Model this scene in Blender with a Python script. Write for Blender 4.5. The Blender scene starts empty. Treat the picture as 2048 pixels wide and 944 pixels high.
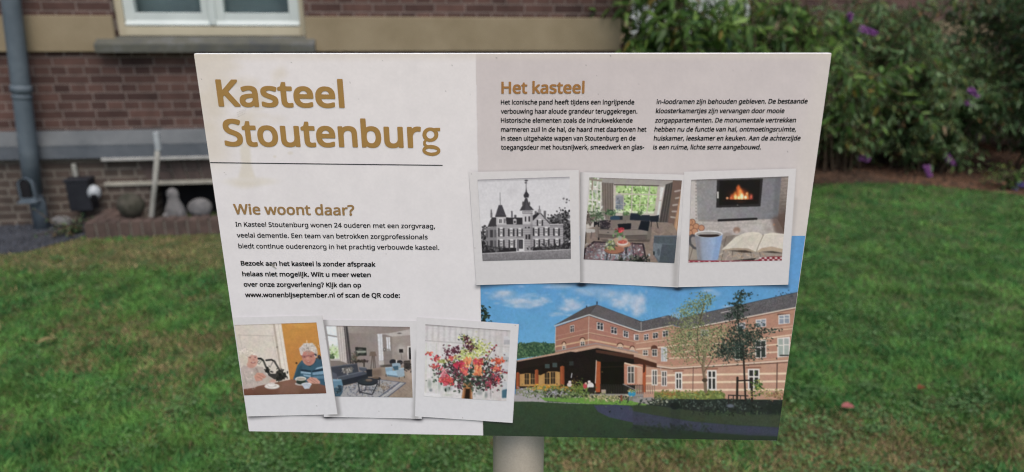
import bpy, bmesh, math, os
import numpy as np
from mathutils import Matrix, Vector

R = math.radians
scene = bpy.context.scene
COL = scene.collection
rng = np.random.default_rng(7)

# ------------------------------------------------------------------ camera
F_PX, CX, CY = 1365.0, 1024.0, 472.0          # focal length and centre of a 2048 x 944 frame
CAM_H, PITCH, ROLL = 1.55, R(18.4), R(0.36)


def cam_dir(X, Y, Z):
    """camera axes (x right, y down, z forward) -> world axes"""
    c, s = math.cos(ROLL), math.sin(ROLL)
    X, Y = X * c + Y * s, -X * s + Y * c
    return Vector((X, Z * math.cos(PITCH) - Y * math.sin(PITCH), -Z * math.sin(PITCH) - Y * math.cos(PITCH)))


cam_data = bpy.data.cameras.new('camera')
cam = bpy.data.objects.new('camera', cam_data)
COL.objects.link(cam)
rx, up, bk = cam_dir(1, 0, 0), cam_dir(0, -1, 0), -cam_dir(0, 0, 1)
cam.matrix_world = Matrix(((rx.x, up.x, bk.x, 0), (rx.y, up.y, bk.y, 0), (rx.z, up.z, bk.z, CAM_H), (0, 0, 0, 1)))
cam_data.sensor_width = 36.0
cam_data.lens = 36.0 * F_PX / 2048.0
cam_data.clip_start, cam_data.clip_end = 0.05, 2000.0
cam_data.dof.use_dof = True
cam_data.dof.focus_distance = 0.83
cam_data.dof.aperture_fstop = 3.9
scene.camera = cam

# ------------------------------------------------------------------ sky, sun, exposure
SUN_EL, SUN_AZ = R(60), R(158)                 # azimuth from +Y towards +X: the sun is behind the photographer
world = bpy.data.worlds.new('World')
scene.world = world
world.use_nodes = True
wn = world.node_tree
bgn = wn.nodes['Background']
sky = wn.nodes.new('ShaderNodeTexSky')
sky.sky_type = 'NISHITA'
sky.sun_disc = False
sky.sun_elevation = SUN_EL
sky.sun_rotation = SUN_AZ
sky.air_density, sky.dust_density, sky.ozone_density = 1.0, 4.0, 1.0
wn.links.new(sky.outputs[0], bgn.inputs[0])
bgn.inputs[1].default_value = 0.14
sun_data = bpy.data.lights.new('sun', 'SUN')
sun_data.energy = 1.4
sun_data.angle = R(30)
sun_data.color = (1.0, 0.95, 0.9)
sun = bpy.data.objects.new('sun', sun_data)
COL.objects.link(sun)
sd = Vector((math.sin(SUN_AZ) * math.cos(SUN_EL), math.cos(SUN_AZ) * math.cos(SUN_EL), math.sin(SUN_EL)))
sun.rotation_euler = sd.to_track_quat('Z', 'Y').to_euler()
sun.location = (0, -5, 12)
vs = scene.view_settings
vs.view_transform = 'Standard'
vs.look = 'None'
vs.exposure = 0.25
vs.gamma = 1.0
vs.use_curve_mapping = False
scene.cycles.use_adaptive_sampling = False     # small print needs every sample
scene.cycles.filter_width = 1.15
scene.cycles.denoising_prefilter = 'NONE'


# ------------------------------------------------------------------ object helpers
def link(o, parent=None):
    COL.objects.link(o)
    if parent is not None:
        o.parent = parent
    return o


def tag(o, label=None, cat=None, group=None, kind=None):
    if label: o['label'] = label
    if cat: o['category'] = cat
    if group: o['group'] = group
    if kind: o['kind'] = kind
    return o


def empty(name, loc=(0, 0, 0), rz=0.0):
    o = bpy.data.objects.new(name, None)
    o.empty_display_size = 0.1
    o.location = loc
    o.rotation_euler = (0, 0, rz)
    return link(o)


def mesh_np(name, verts, faces, mat, parent=None, col=None, smooth=False, attr='tint'):
    """faces: (n, k) int array with k = 3 or 4; col: per-vertex rgb"""
    v = np.asarray(verts, np.float32)
    f = np.asarray(faces, np.int32)
    me = bpy.data.meshes.new(name)
    me.vertices.add(len(v))
    me.vertices.foreach_set('co', v.ravel())
    n, k = f.shape
    me.loops.add(n * k)
    me.loops.foreach_set('vertex_index', f.ravel())
    me.polygons.add(n)
    me.polygons.foreach_set('loop_start', np.arange(0, n * k, k, dtype=np.int32))
    if smooth:
        me.polygons.foreach_set('use_smooth', np.ones(n, bool))
    if col is not None:
        a = me.color_attributes.new(attr, 'FLOAT_COLOR', 'POINT')
        c = np.ones((len(v), 4), np.float32)
        c[:, :3] = col
        a.data.foreach_set('color', c.ravel())
    me.update(calc_edges=True)
    me.materials.append(mat)
    return link(bpy.data.objects.new(name, me), parent)


class MB:
    """collects boxes, tubes and lathes and links them as one mesh object"""

    def __init__(self):
        self.bm = bmesh.new()

    def box(self, x0, x1, y0, y1, z0, z1, bevel=0.0, rot=None):
        r = bmesh.ops.create_cube(self.bm, size=1.0)
        vs_ = r['verts']
        m = Matrix.Translation(((x0 + x1) / 2, (y0 + y1) / 2, (z0 + z1) / 2))
        if rot is not None:
            m = m @ rot
        bmesh.ops.transform(self.bm, verts=vs_, matrix=m @ Matrix.Diagonal((x1 - x0, y1 - y0, z1 - z0, 1)))
        if bevel:
            es = list({e for v in vs_ for e in v.link_edges})
            bmesh.ops.bevel(self.bm, geom=es, offset=bevel, segments=2, affect='EDGES', profile=0.5)
        return self

    def prism(self, prof, x0, x1):
        """profile in (y, z) swept along x"""
        a = [self.bm.verts.new((x0, y, z)) for y, z in prof]
        b = [self.bm.verts.new((x1, y, z)) for y, z in prof]
        n = len(prof)
        for i in range(n):
            j = (i + 1) % n
            self.bm.faces.new((a[i], a[j], b[j], b[i]))
        self.bm.faces.new(a[::-1])
        self.bm.faces.new(b)
        return self

    def poly(self, pts, z0, z1):
        """outline in (x, y) extruded in z"""
        a = [self.bm.verts.new((x, y, z0)) for x, y in pts]
        b = [self.bm.verts.new((x, y, z1)) for x, y in pts]
        n = len(pts)
        for i in range(n):
            j = (i + 1) % n
            self.bm.faces.new((a[i], a[j], b[j], b[i]))
        self.bm.faces.new(a[::-1])
        self.bm.faces.new(b)
        return self

    def poly_xz(self, pts, y0, y1):
        a = [self.bm.verts.new((x, y0, z)) for x, z in pts]
        b = [self.bm.verts.new((x, y1, z)) for x, z in pts]
        n = len(pts)
        for i in range(n):
            j = (i + 1) % n
            self.bm.faces.new((a[i], a[j], b[j], b[i]))
        self.bm.faces.new(a[::-1])
        self.bm.faces.new(b)
        return self

    def tube(self, pts, radii, seg=20, cap=True):
        pts = [Vector(p) for p in pts]
        rings = []
        for i, p in enumerate(pts):
            d = (pts[min(i + 1, len(pts) - 1)] - pts[max(i - 1, 0)]).normalized()
            q = d.to_track_quat('Z', 'Y')
            r = radii[i] if hasattr(radii, '__len__') else radii
            rings.append([self.bm.verts.new(p + q @ Vector((r * math.cos(2 * math.pi * k / seg), r * math.sin(2 * math.pi * k / seg), 0))) for k in range(seg)])
        for a, b in zip(rings, rings[1:]):
            for k in range(seg):
                f = self.bm.faces.new((a[k], a[(k + 1) % seg], b[(k + 1) % seg], b[k]))
                f.smooth = True
        if cap:
            self.bm.faces.new(rings[0][::-1])
            self.bm.faces.new(rings[-1])
        return self

    def blob(self, c, r, jitter=0.0, sub=3, seed=0):
        q = bmesh.ops.create_icosphere(self.bm, subdivisions=sub, radius=1.0)
        g = np.random.default_rng(seed)
        ph = g.uniform(0, 6.28, 9)
        for v in q['verts']:
            n = v.co.copy()
            k = 1 + jitter * (math.sin(3.1 * n.x + ph[0]) * math.sin(2.7 * n.y + ph[1]) + math.sin(4.3 * n.z + ph[2] + 2 * n.x) * 0.6 + 0.35 * math.sin(9 * n.x + ph[3]) * math.sin(8 * n.y + ph[4]))
            v.co = Vector((c[0] + n.x * r[0] * k, c[1] + n.y * r[1] * k, c[2] + n.z * r[2] * k))
        for f in {f for v in q['verts'] for f in v.link_faces}:
            f.smooth = True
        return self

    def build(self, name, mat, parent=None):
        bmesh.ops.recalc_face_normals(self.bm, faces=self.bm.faces)
        me = bpy.data.meshes.new(name)
        self.bm.to_mesh(me)
        self.bm.free()
        me.materials.append(mat)
        return link(bpy.data.objects.new(name, me), parent)


def lin(c):
    """'#rrggbb' (or 0-1 sRGB) -> linear rgb"""
    if isinstance(c, str):
        c = [int(c[i:i + 2], 16) / 255 for i in (1, 3, 5)]
    c = np.asarray(c, float)
    return np.where(c <= 0.04045, c / 12.92, ((c + 0.055) / 1.055) ** 2.4)


# ------------------------------------------------------------------ materials
def new_mat(name):
    m = bpy.data.materials.new(name)
    m.use_nodes = True
    nt = m.node_tree
    b = nt.nodes['Principled BSDF']
    return m, nt, b


def rgba(c):
    return (float(c[0]), float(c[1]), float(c[2]), 1.0)


def stone_mat(name, c1, c2, scale=6.0, rough=0.85, bump=0.0, bump_scale=60.0, detail=8.0, c3=None, spec=0.3):
    """two- or three-tone mottled surface"""
    m, nt, b = new_mat(name)
    tc = nt.nodes.new('ShaderNodeTexCoord')
    nz = nt.nodes.new('ShaderNodeTexNoise')
    nz.inputs['Scale'].default_value = scale
    nz.inputs['Detail'].default_value = detail
    nz.inputs['Roughness'].default_value = 0.65
    nt.links.new(tc.outputs['Object'], nz.inputs['Vector'])
    cr = nt.nodes.new('ShaderNodeValToRGB')
    cr.color_ramp.elements[0].position, cr.color_ramp.elements[1].position = 0.36, 0.66
    cr.color_ramp.elements[0].color, cr.color_ramp.elements[1].color = rgba(c1), rgba(c2)
    if c3 is not None:
        e = cr.color_ramp.elements.new(0.52)
        e.color = rgba(c3)
    nt.links.new(nz.outputs['Fac'], cr.inputs[0])
    nt.links.new(cr.outputs[0], b.inputs['Base Color'])
    b.inputs['Roughness'].default_value = rough
    b.inputs['Specular IOR Level'].default_value = spec
    if bump:
        n2 = nt.nodes.new('ShaderNodeTexNoise')
        n2.inputs['Scale'].default_value = bump_scale
        n2.inputs['Detail'].default_value = 6
        nt.links.new(tc.outputs['Object'], n2.inputs['Vector'])
        bp = nt.nodes.new('ShaderNodeBump')
        bp.inputs['Strength'].default_value = bump
        bp.inputs['Distance'].default_value = 0.01
        nt.links.new(n2.outputs['Fac'], bp.inputs['Height'])
        nt.links.new(bp.outputs[0], b.inputs['Normal'])
    return m


def brick_mat(name, c1, c2, mortar, along='X', zoff=0.0, mort=0.011):
    """English-bond brickwork: stretcher and header courses in turn"""
    m, nt, b = new_mat(name)
    tc = nt.nodes.new('ShaderNodeTexCoord')
    sp = nt.nodes.new('ShaderNodeSeparateXYZ')
    nt.links.new(tc.outputs['Object'], sp.inputs[0])
    # slight waviness so that the courses are not ruled lines
    wob = nt.nodes.new('ShaderNodeTexNoise')
    wob.inputs['Scale'].default_value = 3.0
    wob.inputs['Detail'].default_value = 5
    nt.links.new(tc.outputs['Object'], wob.inputs['Vector'])
    ma = nt.nodes.new('ShaderNodeMath'); ma.operation = 'MULTIPLY_ADD'
    ma.inputs[1].default_value = 0.014
    ma.inputs[2].default_value = zoff
    nt.links.new(wob.outputs['Fac'], ma.inputs[0])
    zz = nt.nodes.new('ShaderNodeMath'); zz.operation = 'ADD'
    nt.links.new(sp.outputs['Z'], zz.inputs[0]); nt.links.new(ma.outputs[0], zz.inputs[1])
    xx = nt.nodes.new('ShaderNodeMath'); xx.operation = 'ADD'
    nt.links.new(sp.outputs[along], xx.inputs[0]); nt.links.new(ma.outputs[0], xx.inputs[1])
    cb = nt.nodes.new('ShaderNodeCombineXYZ')
    nt.links.new(xx.outputs[0], cb.inputs[0]); nt.links.new(zz.outputs[0], cb.inputs[1])
    br = nt.nodes.new('ShaderNodeTexBrick')
    br.offset, br.offset_frequency, br.squash, br.squash_frequency = 0.25, 2, 0.5, 2
    br.inputs['Scale'].default_value = 1.0
    br.inputs['Mortar Size'].default_value = mort / 2
    br.inputs['Mortar Smooth'].default_value = 0.25
    br.inputs['Bias'].default_value = 0.0
    br.inputs['Brick Width'].default_value = 0.222
    br.inputs['Row Height'].default_value = 0.0616
    br.inputs['Color1'].default_value = rgba(c1)
    br.inputs['Color2'].default_value = rgba(c2)
    br.inputs['Mortar'].default_value = rgba(mortar)
    nt.links.new(cb.outputs[0], br.inputs['Vector'])
    # weathering
    nz = nt.nodes.new('ShaderNodeTexNoise')
    nz.inputs['Scale'].default_value = 5.0
    nz.inputs['Detail'].default_value = 9
    nz.inputs['Roughness'].default_value = 0.7
    nt.links.new(tc.outputs['Object'], nz.inputs['Vector'])
    cr = nt.nodes.new('ShaderNodeValToRGB')
    cr.color_ramp.elements[0].position, cr.color_ramp.elements[1].position = 0.3, 0.72
    cr.color_ramp.elements[0].color = (0.62, 0.62, 0.62, 1)
    cr.color_ramp.elements[1].color = (1.3, 1.25, 1.22, 1)
    nt.links.new(nz.outputs['Fac'], cr.inputs[0])
    mx = nt.nodes.new('ShaderNodeMix'); mx.data_type = 'RGBA'; mx.blend_type = 'MULTIPLY'
    mx.inputs['Factor'].default_value = 1.0
    nt.links.new(br.outputs['Color'], mx.inputs['A']); nt.links.new(cr.outputs[0], mx.inputs['B'])
    nt.links.new(mx.outputs['Result'], b.inputs['Base Color'])
    b.inputs['Roughness'].default_value = 0.9
    b.inputs['Specular IOR Level'].default_value = 0.2
    bp = nt.nodes.new('ShaderNodeBump')
    bp.inputs['Strength'].default_value = 0.8
    bp.inputs['Distance'].default_value = 0.006
    bp.invert = True
    nt.links.new(br.outputs['Fac'], bp.inputs['Height'])
    nt.links.new(bp.outputs[0], b.inputs['Normal'])
    return m


def tint_mat(name, attr='tint', rough=0.6, spec=0.3, trans=0.0):
    """colour from the mesh's own colour attribute (leaf by leaf, or ink on a print)"""
    m, nt, b = new_mat(name)
    at = nt.nodes.new('ShaderNodeAttribute')
    at.attribute_name = attr
    nt.links.new(at.outputs['Color'], b.inputs['Base Color'])
    b.inputs['Roughness'].default_value = rough
    b.inputs['Specular IOR Level'].default_value = spec
    if trans:
        tr = nt.nodes.new('ShaderNodeBsdfTranslucent')
        nt.links.new(at.outputs['Color'], tr.inputs['Color'])
        mix = nt.nodes.new('ShaderNodeMixShader')
        mix.inputs[0].default_value = trans
        out = nt.nodes['Material Output']
        nt.links.new(b.outputs[0], mix.inputs[1]); nt.links.new(tr.outputs[0], mix.inputs[2])
        nt.links.new(mix.outputs[0], out.inputs['Surface'])
    return m


M = {}
M['brick'] = brick_mat('purple_brown_brick', (0.056, 0.034, 0.031), (0.125, 0.073, 0.062), (0.185, 0.152, 0.138), zoff=0.012)
M['brick_low'] = brick_mat('weathered_base_brick', (0.072, 0.058, 0.050), (0.105, 0.082, 0.070), (0.185, 0.168, 0.145), zoff=0.012, mort=0.017)
M['brick_side'] = brick_mat('purple_brown_brick_return', (0.056, 0.034, 0.031), (0.125, 0.073, 0.062), (0.185, 0.152, 0.138), along='Y', zoff=0.012)
M['arch'] = stone_mat('arch_brick', (0.062, 0.048, 0.044), (0.105, 0.078, 0.070), 9, 0.9, 0.3)
M['mortar'] = stone_mat('mortar', (0.13, 0.12, 0.105), (0.19, 0.175, 0.155), 14, 0.95, 0.3)
M['band'] = stone_mat('tan_stone_band', (0.232, 0.186, 0.116), (0.30, 0.246, 0.162), 2.2, 0.85, 0.25, 120)
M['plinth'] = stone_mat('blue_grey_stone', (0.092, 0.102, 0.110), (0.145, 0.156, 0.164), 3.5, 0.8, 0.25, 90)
M['plinth_low'] = stone_mat('blue_grey_stone_shaded', (0.075, 0.088, 0.104), (0.125, 0.14, 0.158), 3.5, 0.8, 0.25, 90)  # the plinth stone again, darkened for the shade on its upright face
M['mortar_pale'] = stone_mat('pale_mortar', (0.30, 0.30, 0.29), (0.44, 0.44, 0.42), 14, 0.95, 0.3)
M['sill'] = stone_mat('dark_blue_stone_sill', (0.065, 0.070, 0.075), (0.13, 0.135, 0.138), 4.0, 0.75, 0.2, 80, c3=(0.095, 0.096, 0.078))
M['cream'] = stone_mat('cream_paint', (0.44, 0.40, 0.29), (0.50, 0.455, 0.34), 3.0, 0.5)
M['white_paint'] = stone_mat('white_paint', (0.50, 0.555, 0.54), (0.57, 0.625, 0.61), 3.0, 0.4)
M['zinc'] = stone_mat('weathered_zinc', (0.075, 0.10, 0.122), (0.13, 0.16, 0.185), 5.0, 0.55, 0.1, 40, c3=(0.095, 0.122, 0.146), spec=0.5)
M['dark_hole'] = stone_mat('dark_cavity', (0.008, 0.008, 0.010), (0.014, 0.014, 0.016), 5.0, 0.9)
M['black_plastic'] = stone_mat('black_plastic', (0.014, 0.015, 0.020), (0.022, 0.024, 0.030), 8.0, 0.45)
M['white_plastic'] = stone_mat('white_plastic', (0.30, 0.33, 0.35), (0.42, 0.45, 0.47), 12.0, 0.4)
M['old_white'] = stone_mat('old_white_paint', (0.20, 0.20, 0.18), (0.34, 0.34, 0.31), 7.0, 0.7)
M['old_wood'] = stone_mat('pale_weathered_timber', (0.27, 0.26, 0.22), (0.38, 0.365, 0.31), 10.0, 0.85)
M['boulder'] = stone_mat('mossy_boulder', (0.028, 0.030, 0.020), (0.080, 0.074, 0.060), 16.0, 0.95, 0.6, 60)
M['pale_stone'] = stone_mat('pale_grey_stone', (0.10, 0.10, 0.102), (0.19, 0.187, 0.185), 12.0, 0.9, 0.5, 60)
M['red_brick'] = stone_mat('paving_brick', (0.062, 0.046, 0.040), (0.115, 0.080, 0.068), 10.0, 0.95, 0.5, 80)
M['gravel'] = stone_mat('dark_blue_gravel', (0.022, 0.025, 0.032), (0.065, 0.068, 0.078), 70.0, 0.9, 1.0, 90, detail=4)
M['soil'] = stone_mat('dark_bed_soil', (0.022, 0.017, 0.013), (0.055, 0.040, 0.030), 12.0, 1.0, 0.8, 40)
M['lawn'] = stone_mat('lawn_soil_and_thatch', (0.040, 0.080, 0.024), (0.100, 0.105, 0.045), 7.0, 1.0, 0.8, 60)
M['grass'] = tint_mat('grass_blades', rough=0.65, spec=0.2, trans=0.25)
M['leaf'] = tint_mat('leaf_blades', rough=0.45, spec=0.4, trans=0.4)
M['stem'] = stone_mat('brown_stem', (0.06, 0.042, 0.028), (0.12, 0.09, 0.06), 30.0, 0.9)
M['petal'] = tint_mat('petals', rough=0.7, spec=0.2, trans=0.25)
M['mulch'] = tint_mat('bark_chips', rough=0.95, spec=0.1)
M['curtain'] = stone_mat('net_curtain', (0.50, 0.50, 0.48), (0.66, 0.66, 0.63), 18.0, 0.9)
M['room'] = stone_mat('blue_green_pane_backing', (0.105, 0.140, 0.150), (0.15, 0.19, 0.20), 1.2, 0.8)
M['roof'] = stone_mat('slate', (0.05, 0.05, 0.055), (0.08, 0.08, 0.085), 8.0, 0.7)

m, nt, b = new_mat('window_glass')
b.inputs['Base Color'].default_value = (0.9, 0.95, 0.95, 1)
b.inputs['Roughness'].default_value = 0.03
b.inputs['Transmission Weight'].default_value = 1.0
b.inputs['IOR'].default_value = 1.08
M['glass'] = m

# post: satin beige powder coat
m, nt, b = new_mat('beige_powder_coat')
tc = nt.nodes.new('ShaderNodeTexCoord')
nz = nt.nodes.new('ShaderNodeTexNoise')
nz.inputs['Scale'].default_value = 350.0
nz.inputs['Detail'].default_value = 3
nt.links.new(tc.outputs['Object'], nz.inputs['Vector'])
cr = nt.nodes.new('ShaderNodeValToRGB')
cr.color_ramp.elements[0].color = (0.37, 0.33, 0.27, 1)
cr.color_ramp.elements[1].color = (0.42, 0.375, 0.305, 1)
cr.color_ramp.elements[0].position, cr.color_ramp.elements[1].position = 0.3, 0.7
nt.links.new(nz.outputs['Fac'], cr.inputs[0])
nt.links.new(cr.outputs[0], b.inputs['Base Color'])
b.inputs['Metallic'].default_value = 0.35
b.inputs['Roughness'].default_value = 0.42
M['post'] = m

# ink on the board: colour from the print itself, with the faint sheen of laminate
M['print'] = tint_mat('printed_ink', attr='ink', rough=0.42, spec=0.22)


def flat_ink(name, hexcol, k=1.2):
    c = lin(hexcol) * k
    return stone_mat(name, c * 0.97, c * 1.03, 300.0, 0.45, spec=0.22)


M['gold'] = flat_ink('gold_ink', '#977643')
M['gold_dark'] = flat_ink('bronze_ink', '#8d7049')
M['gold_warm'] = flat_ink('warm_bronze_ink', '#976c3e')
M['black_ink'] = flat_ink('black_ink', '#0b0b0e')
M['board_edge'] = stone_mat('white_board_core', (0.74, 0.74, 0.72), (0.80, 0.80, 0.78), 40.0, 0.5)
M['board_back'] = stone_mat('grey_board_back', (0.42, 0.42, 0.41), (0.48, 0.48, 0.47), 8.0, 0.5)

# =====================================================================================
# THE SETTING
# =====================================================================================
HOUSE = Vector((-2.756, 4.961, 0.0))           # origin on the facade foot; x along the wall, -y towards the lawn
PSI = R(8)
U = Vector((math.cos(PSI), math.sin(PSI), 0))
N = Vector((math.sin(PSI), -math.cos(PSI), 0))


def wall_pt(s, q, z):
    """point s metres along the facade, q metres in front of it"""
    return HOUSE + U * s + N * q + Vector((0, 0, z))


def value_noise(x, y, scale, seed):
    g = np.random.default_rng(seed)
    T = g.uniform(0, 1, (64, 64))
    x = np.asarray(x) * scale + 1000.0
    y = np.asarray(y) * scale + 1000.0
    xi, yi = np.floor(x).astype(int), np.floor(y).astype(int)
    fx, fy = x - xi, y - yi
    fx, fy = fx * fx * (3 - 2 * fx), fy * fy * (3 - 2 * fy)
    a, b_, c, d = T[yi % 64, xi % 64], T[yi % 64, (xi + 1) % 64], T[(yi + 1) % 64, xi % 64], T[(yi + 1) % 64, (xi + 1) % 64]
    return (a * (1 - fx) + b_ * fx) * (1 - fy) + (c * (1 - fx) + d * fx) * fy


def fbm(x, y, scale, seed, octaves=4):
    t, amp, tot = 0, 1.0, 0
    for i in range(octaves):
        t = t + amp * value_noise(x, y, scale * 2 ** i, seed + i)
        tot += amp
        amp *= 0.55
    return t / tot


# ground sheet to the horizon
bm = bmesh.new()
vsx = [bm.verts.new(p) for p in ((-900, -900, 0), (900, -900, 0), (900, 900, 0), (-900, 900, 0))]
bm.faces.new(vsx)
gm = MB(); gm.bm.free(); gm.bm = bm
lawn = gm.build('lawn', M['lawn'])
tag(lawn, 'green lawn running from the sign to the brick house', 'lawn', kind='structure')

# gravel strip at the foot of the house, left
GRAVEL = [(-7.5, 4.35), (-7.5, 2.9), (-4.6, 3.55), (-3.9, 3.85), (-3.35, 4.18), (-3.2, 4.28), (-3.13, 4.42), (-3.03, 4.56), (-3.06, 4.93)]


def sheet(name, pts, z, mat):
    bm = bmesh.new()
    bm.faces.new([bm.verts.new((x, y, z)) for x, y in pts])
    g = MB(); g.bm.free(); g.bm = bm
    return g.build(name, mat)


tag(sheet('gravel_strip', GRAVEL, 0.004, M['gravel']), 'dark blue grey gravel strip below the drainpipe', 'gravel', kind='structure')
BED = [(0.55, 5.42), (1.2, 5.5), (2.0, 5.95), (2.84, 6.23), (3.3, 6.3), (3.67, 6.29), (4.05, 6.15), (4.55, 5.88), (5.6, 5.4), (9, 4.6), (9, 12), (0.4, 9.6)]
tag(sheet('flower_bed', BED, 0.004, M['soil']), 'dark soil bed under the shrubs at the right', 'flower bed', kind='structure')


def inside(pts, x, y):
    r = np.zeros(x.shape, bool)
    n = len(pts)
    for i in range(n):
        (x0, y0), (x1, y1) = pts[i], pts[(i + 1) % n]
        if y0 == y1: continue
        c = (y0 > y) != (y1 > y)
        r ^= c & (x < (x1 - x0) * (y - y0) / (y1 - y0) + x0)
    return r


# ---- grass: one mass of blades
def in_view(x, y, m=0.25):
    return (np.abs(x) < 0.80 * y + m) & (y > 1.75)


def house_clear(x, y):
    q = (x - HOUSE.x) * N.x + (y - HOUSE.y) * N.y
    s = (x - HOUSE.x) * U.x + (y - HOUSE.y) * U.y
    return (q > 0.02) & ~((s > -0.31) & (s < 1.6) & (q < 0.395)) | (s > 3.7)


def dryness(x, y):
    g = lambda cx, cy, sx, sy: np.exp(-((x - cx) / sx) ** 2 - ((y - cy) / sy) ** 2)
    d = 1.7 * g(-2.55, 4.25, 0.80, 0.32) + 1.0 * g(-1.95, 4.45, 0.5, 0.22) + 1.05 * g(1.6, 2.05, 1.0, 0.45) + 0.35 * g(-1.5, 3.2, 0.9, 0.5) + 0.35 * g(0.3, 1.9, 0.6, 0.35) + 0.2 * g(-1.2, 2.2, 0.8, 0.5)
    d = d - 0.5 * g(2.6, 4.2, 1.6, 1.4)
    return np.clip(d * (0.25 + 1.5 * fbm(x, y, 3.5, 11)) + 2.0 * (fbm(x, y, 4.0, 21) - 0.575), 0, 1)


NB = 330000
y = 1.75 * (7.2 / 1.75) ** rng.uniform(0, 1, NB)
x = rng.uniform(-1, 1, NB) * (0.80 * y + 0.25)
NO = 210000                                     # the lawn goes on to either side and towards the reader's feet
yo = rng.uniform(0.2, 7.2, NO)
xo = rng.uniform(-7.0, 7.0, NO)
oo = (np.abs(xo) > 0.80 * yo + 0.25) | (yo < 1.75)
x, y = np.concatenate([x, xo[oo]]), np.concatenate([y, yo[oo]])
NB = len(x)
clump = fbm(x, y, 9.0, 41, 3)
keep = house_clear(x, y) & ~inside(GRAVEL, x, y) & ~inside(BED, x, y) & (rng.uniform(0, 1, NB) < 0.15 + 1.5 * clump)
x, y, clump = x[keep], y[keep], clump[keep]
n = len(x)
dry = dryness(x, y)
hgt = rng.uniform(0.012, 0.032, n) * (0.45 + 1.1 * clump) * (1 - 0.4 * dry)
wid = rng.uniform(0.0022, 0.0042, n) * (0.8 + 0.12 * y) * np.where((np.abs(x) > 0.80 * y + 0.25) | (y < 1.75), 1.7, 1.0)
ya = rng.uniform(0, 2 * np.pi, n)
le = rng.uniform(0.3, 1.7, n) * hgt
la = rng.uniform(0, 2 * np.pi, n)
V = np.zeros((n, 3, 3), np.float32)
V[:, 0] = np.stack([x - np.cos(ya) * wid, y - np.sin(ya) * wid, np.zeros(n)], 1)
V[:, 1] = np.stack([x + np.cos(ya) * wid, y + np.sin(ya) * wid, np.zeros(n)], 1)
V[:, 2] = np.stack([x + np.cos(la) * le, y + np.sin(la) * le, hgt], 1)
lush = np.array([0.120, 0.262, 0.060]); deep = np.array([0.044, 0.155, 0.044]); straw = np.array([0.30, 0.225, 0.12]); olive = np.array([0.165, 0.205, 0.066])
tone = np.clip(0.5 + 1.5 * (fbm(x, y, 4.5, 31) - 0.5) + 1.3 * (fbm(x, y, 17.0, 35, 2) - 0.5), 0, 1)[:, None]
c = lush * tone + deep * (1 - tone)
r1 = rng.uniform(0, 1, n)
pd = dry ** 0.8
c = np.where((r1 < pd * 0.65)[:, None], straw * rng.uniform(0.6, 1.15, (n, 1)), c)
c = np.where(((r1 >= pd * 0.65) & (r1 < pd * 1.1 + 0.10))[:, None], olive, c)
c = c * rng.uniform(0.65, 1.4, (n, 1)) * np.clip(0.45 + 1.15 * fbm(x, y, 8.0, 61, 3), 0.5, 1.6)[:, None]
ccol = np.repeat(c, 3, axis=0)
o = mesh_np('grass', V.reshape(-1, 3), np.arange(3 * n).reshape(n, 3), M['grass'], col=ccol)
tag(o, 'short mown grass of the lawn, green with dry straw patches', 'grass', kind='stuff')


# ---- low broad-leaved weeds in the lawn
def leaf_mesh(pos, direc, length, width, fold, colr):
    """vectorised folded lance leaves; pos, direc (n,3)"""
    n = len(pos)
    d = direc / np.linalg.norm(direc, axis=1, keepdims=True)
    ref = np.tile(np.array([[0, 0, 1.0]]), (n, 1)) + rng.normal(0, 0.35, (n, 3))
    side = np.cross(d, ref)
    side /= np.linalg.norm(side, axis=1, keepdims=True) + 1e-9
    nor = np.cross(side, d)
    L, Wd = length[:, None], width[:, None]
    sag = nor * -0.12 * L
    p0 = pos
    mid = pos + d * L * 0.45 - nor * fold * Wd
    tip = pos + d * L + sag
    l1 = pos + d * L * 0.28 + side * Wd * 0.5
    r1_ = pos + d * L * 0.28 - side * Wd * 0.5
    l2 = pos + d * L * 0.66 + side * Wd * 0.36 + sag * 0.4
    r2 = pos + d * L * 0.66 - side * Wd * 0.36 + sag * 0.4
    V = np.stack([p0, l1, l2, tip, r2, r1_, mid], 1)
    Fb = np.array([[0, 6, 1], [1, 6, 2], [2, 6, 3], [3, 6, 4], [4, 6, 5], [5, 6, 0]])
    Fa = (np.arange(n)[:, None, None] * 7 + Fb[None]).reshape(-1, 3)
    return V.reshape(-1, 3), Fa, np.repeat(colr, 7, axis=0)


nc = 230
cy_ = 1.9 * (5.5 / 1.9) ** rng.uniform(0, 1, nc) ** 1.3
cx_ = rng.uniform(-1, 1, nc) * (0.78 * cy_)
k = np.repeat(np.arange(nc), 90)
rad = rng.uniform(0.02, 0.13, nc)[k]
px_ = cx_[k] + rng.normal(0, 1, len(k)) * rad
py_ = cy_[k] + rng.normal(0, 1, len(k)) * rad * 0.8
ok = house_clear(px_, py_) & ~inside(GRAVEL, px_, py_) & ~inside(BED, px_, py_) & (py_ > 1.7)
px_, py_ = px_[ok], py_[ok]
n = len(px_)
pos = np.stack([px_, py_, rng.uniform(0.008, 0.032, n)], 1)
dr = np.stack([rng.normal(0, 1, n), rng.normal(0, 1, n), rng.uniform(0.0, 0.5, n)], 1)
cc = np.array([0.120, 0.240, 0.078]) * rng.uniform(0.6, 1.4, (n, 1)) + np.array([0.012, 0.0, 0.012]) * rng.uniform(0, 1, (n, 1))
v_, f_, c_ = leaf_mesh(pos, dr, rng.uniform(0.008, 0.020, n), rng.uniform(0.006, 0.012, n), 0.15, cc)
tag(mesh_np('clover', v_, f_, M['leaf'], col=c_), 'low pale green clover and broad weeds among the grass', 'clover', kind='stuff')

# ---- gravel pebbles, bark chips
npb = 9000
px_ = rng.uniform(-5.0, -2.9, npb); py_ = rng.uniform(3.3, 5.0, npb)
ok = inside(GRAVEL, px_, py_)
px_, py_ = px_[ok], py_[ok]
n = len(px_)


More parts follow.
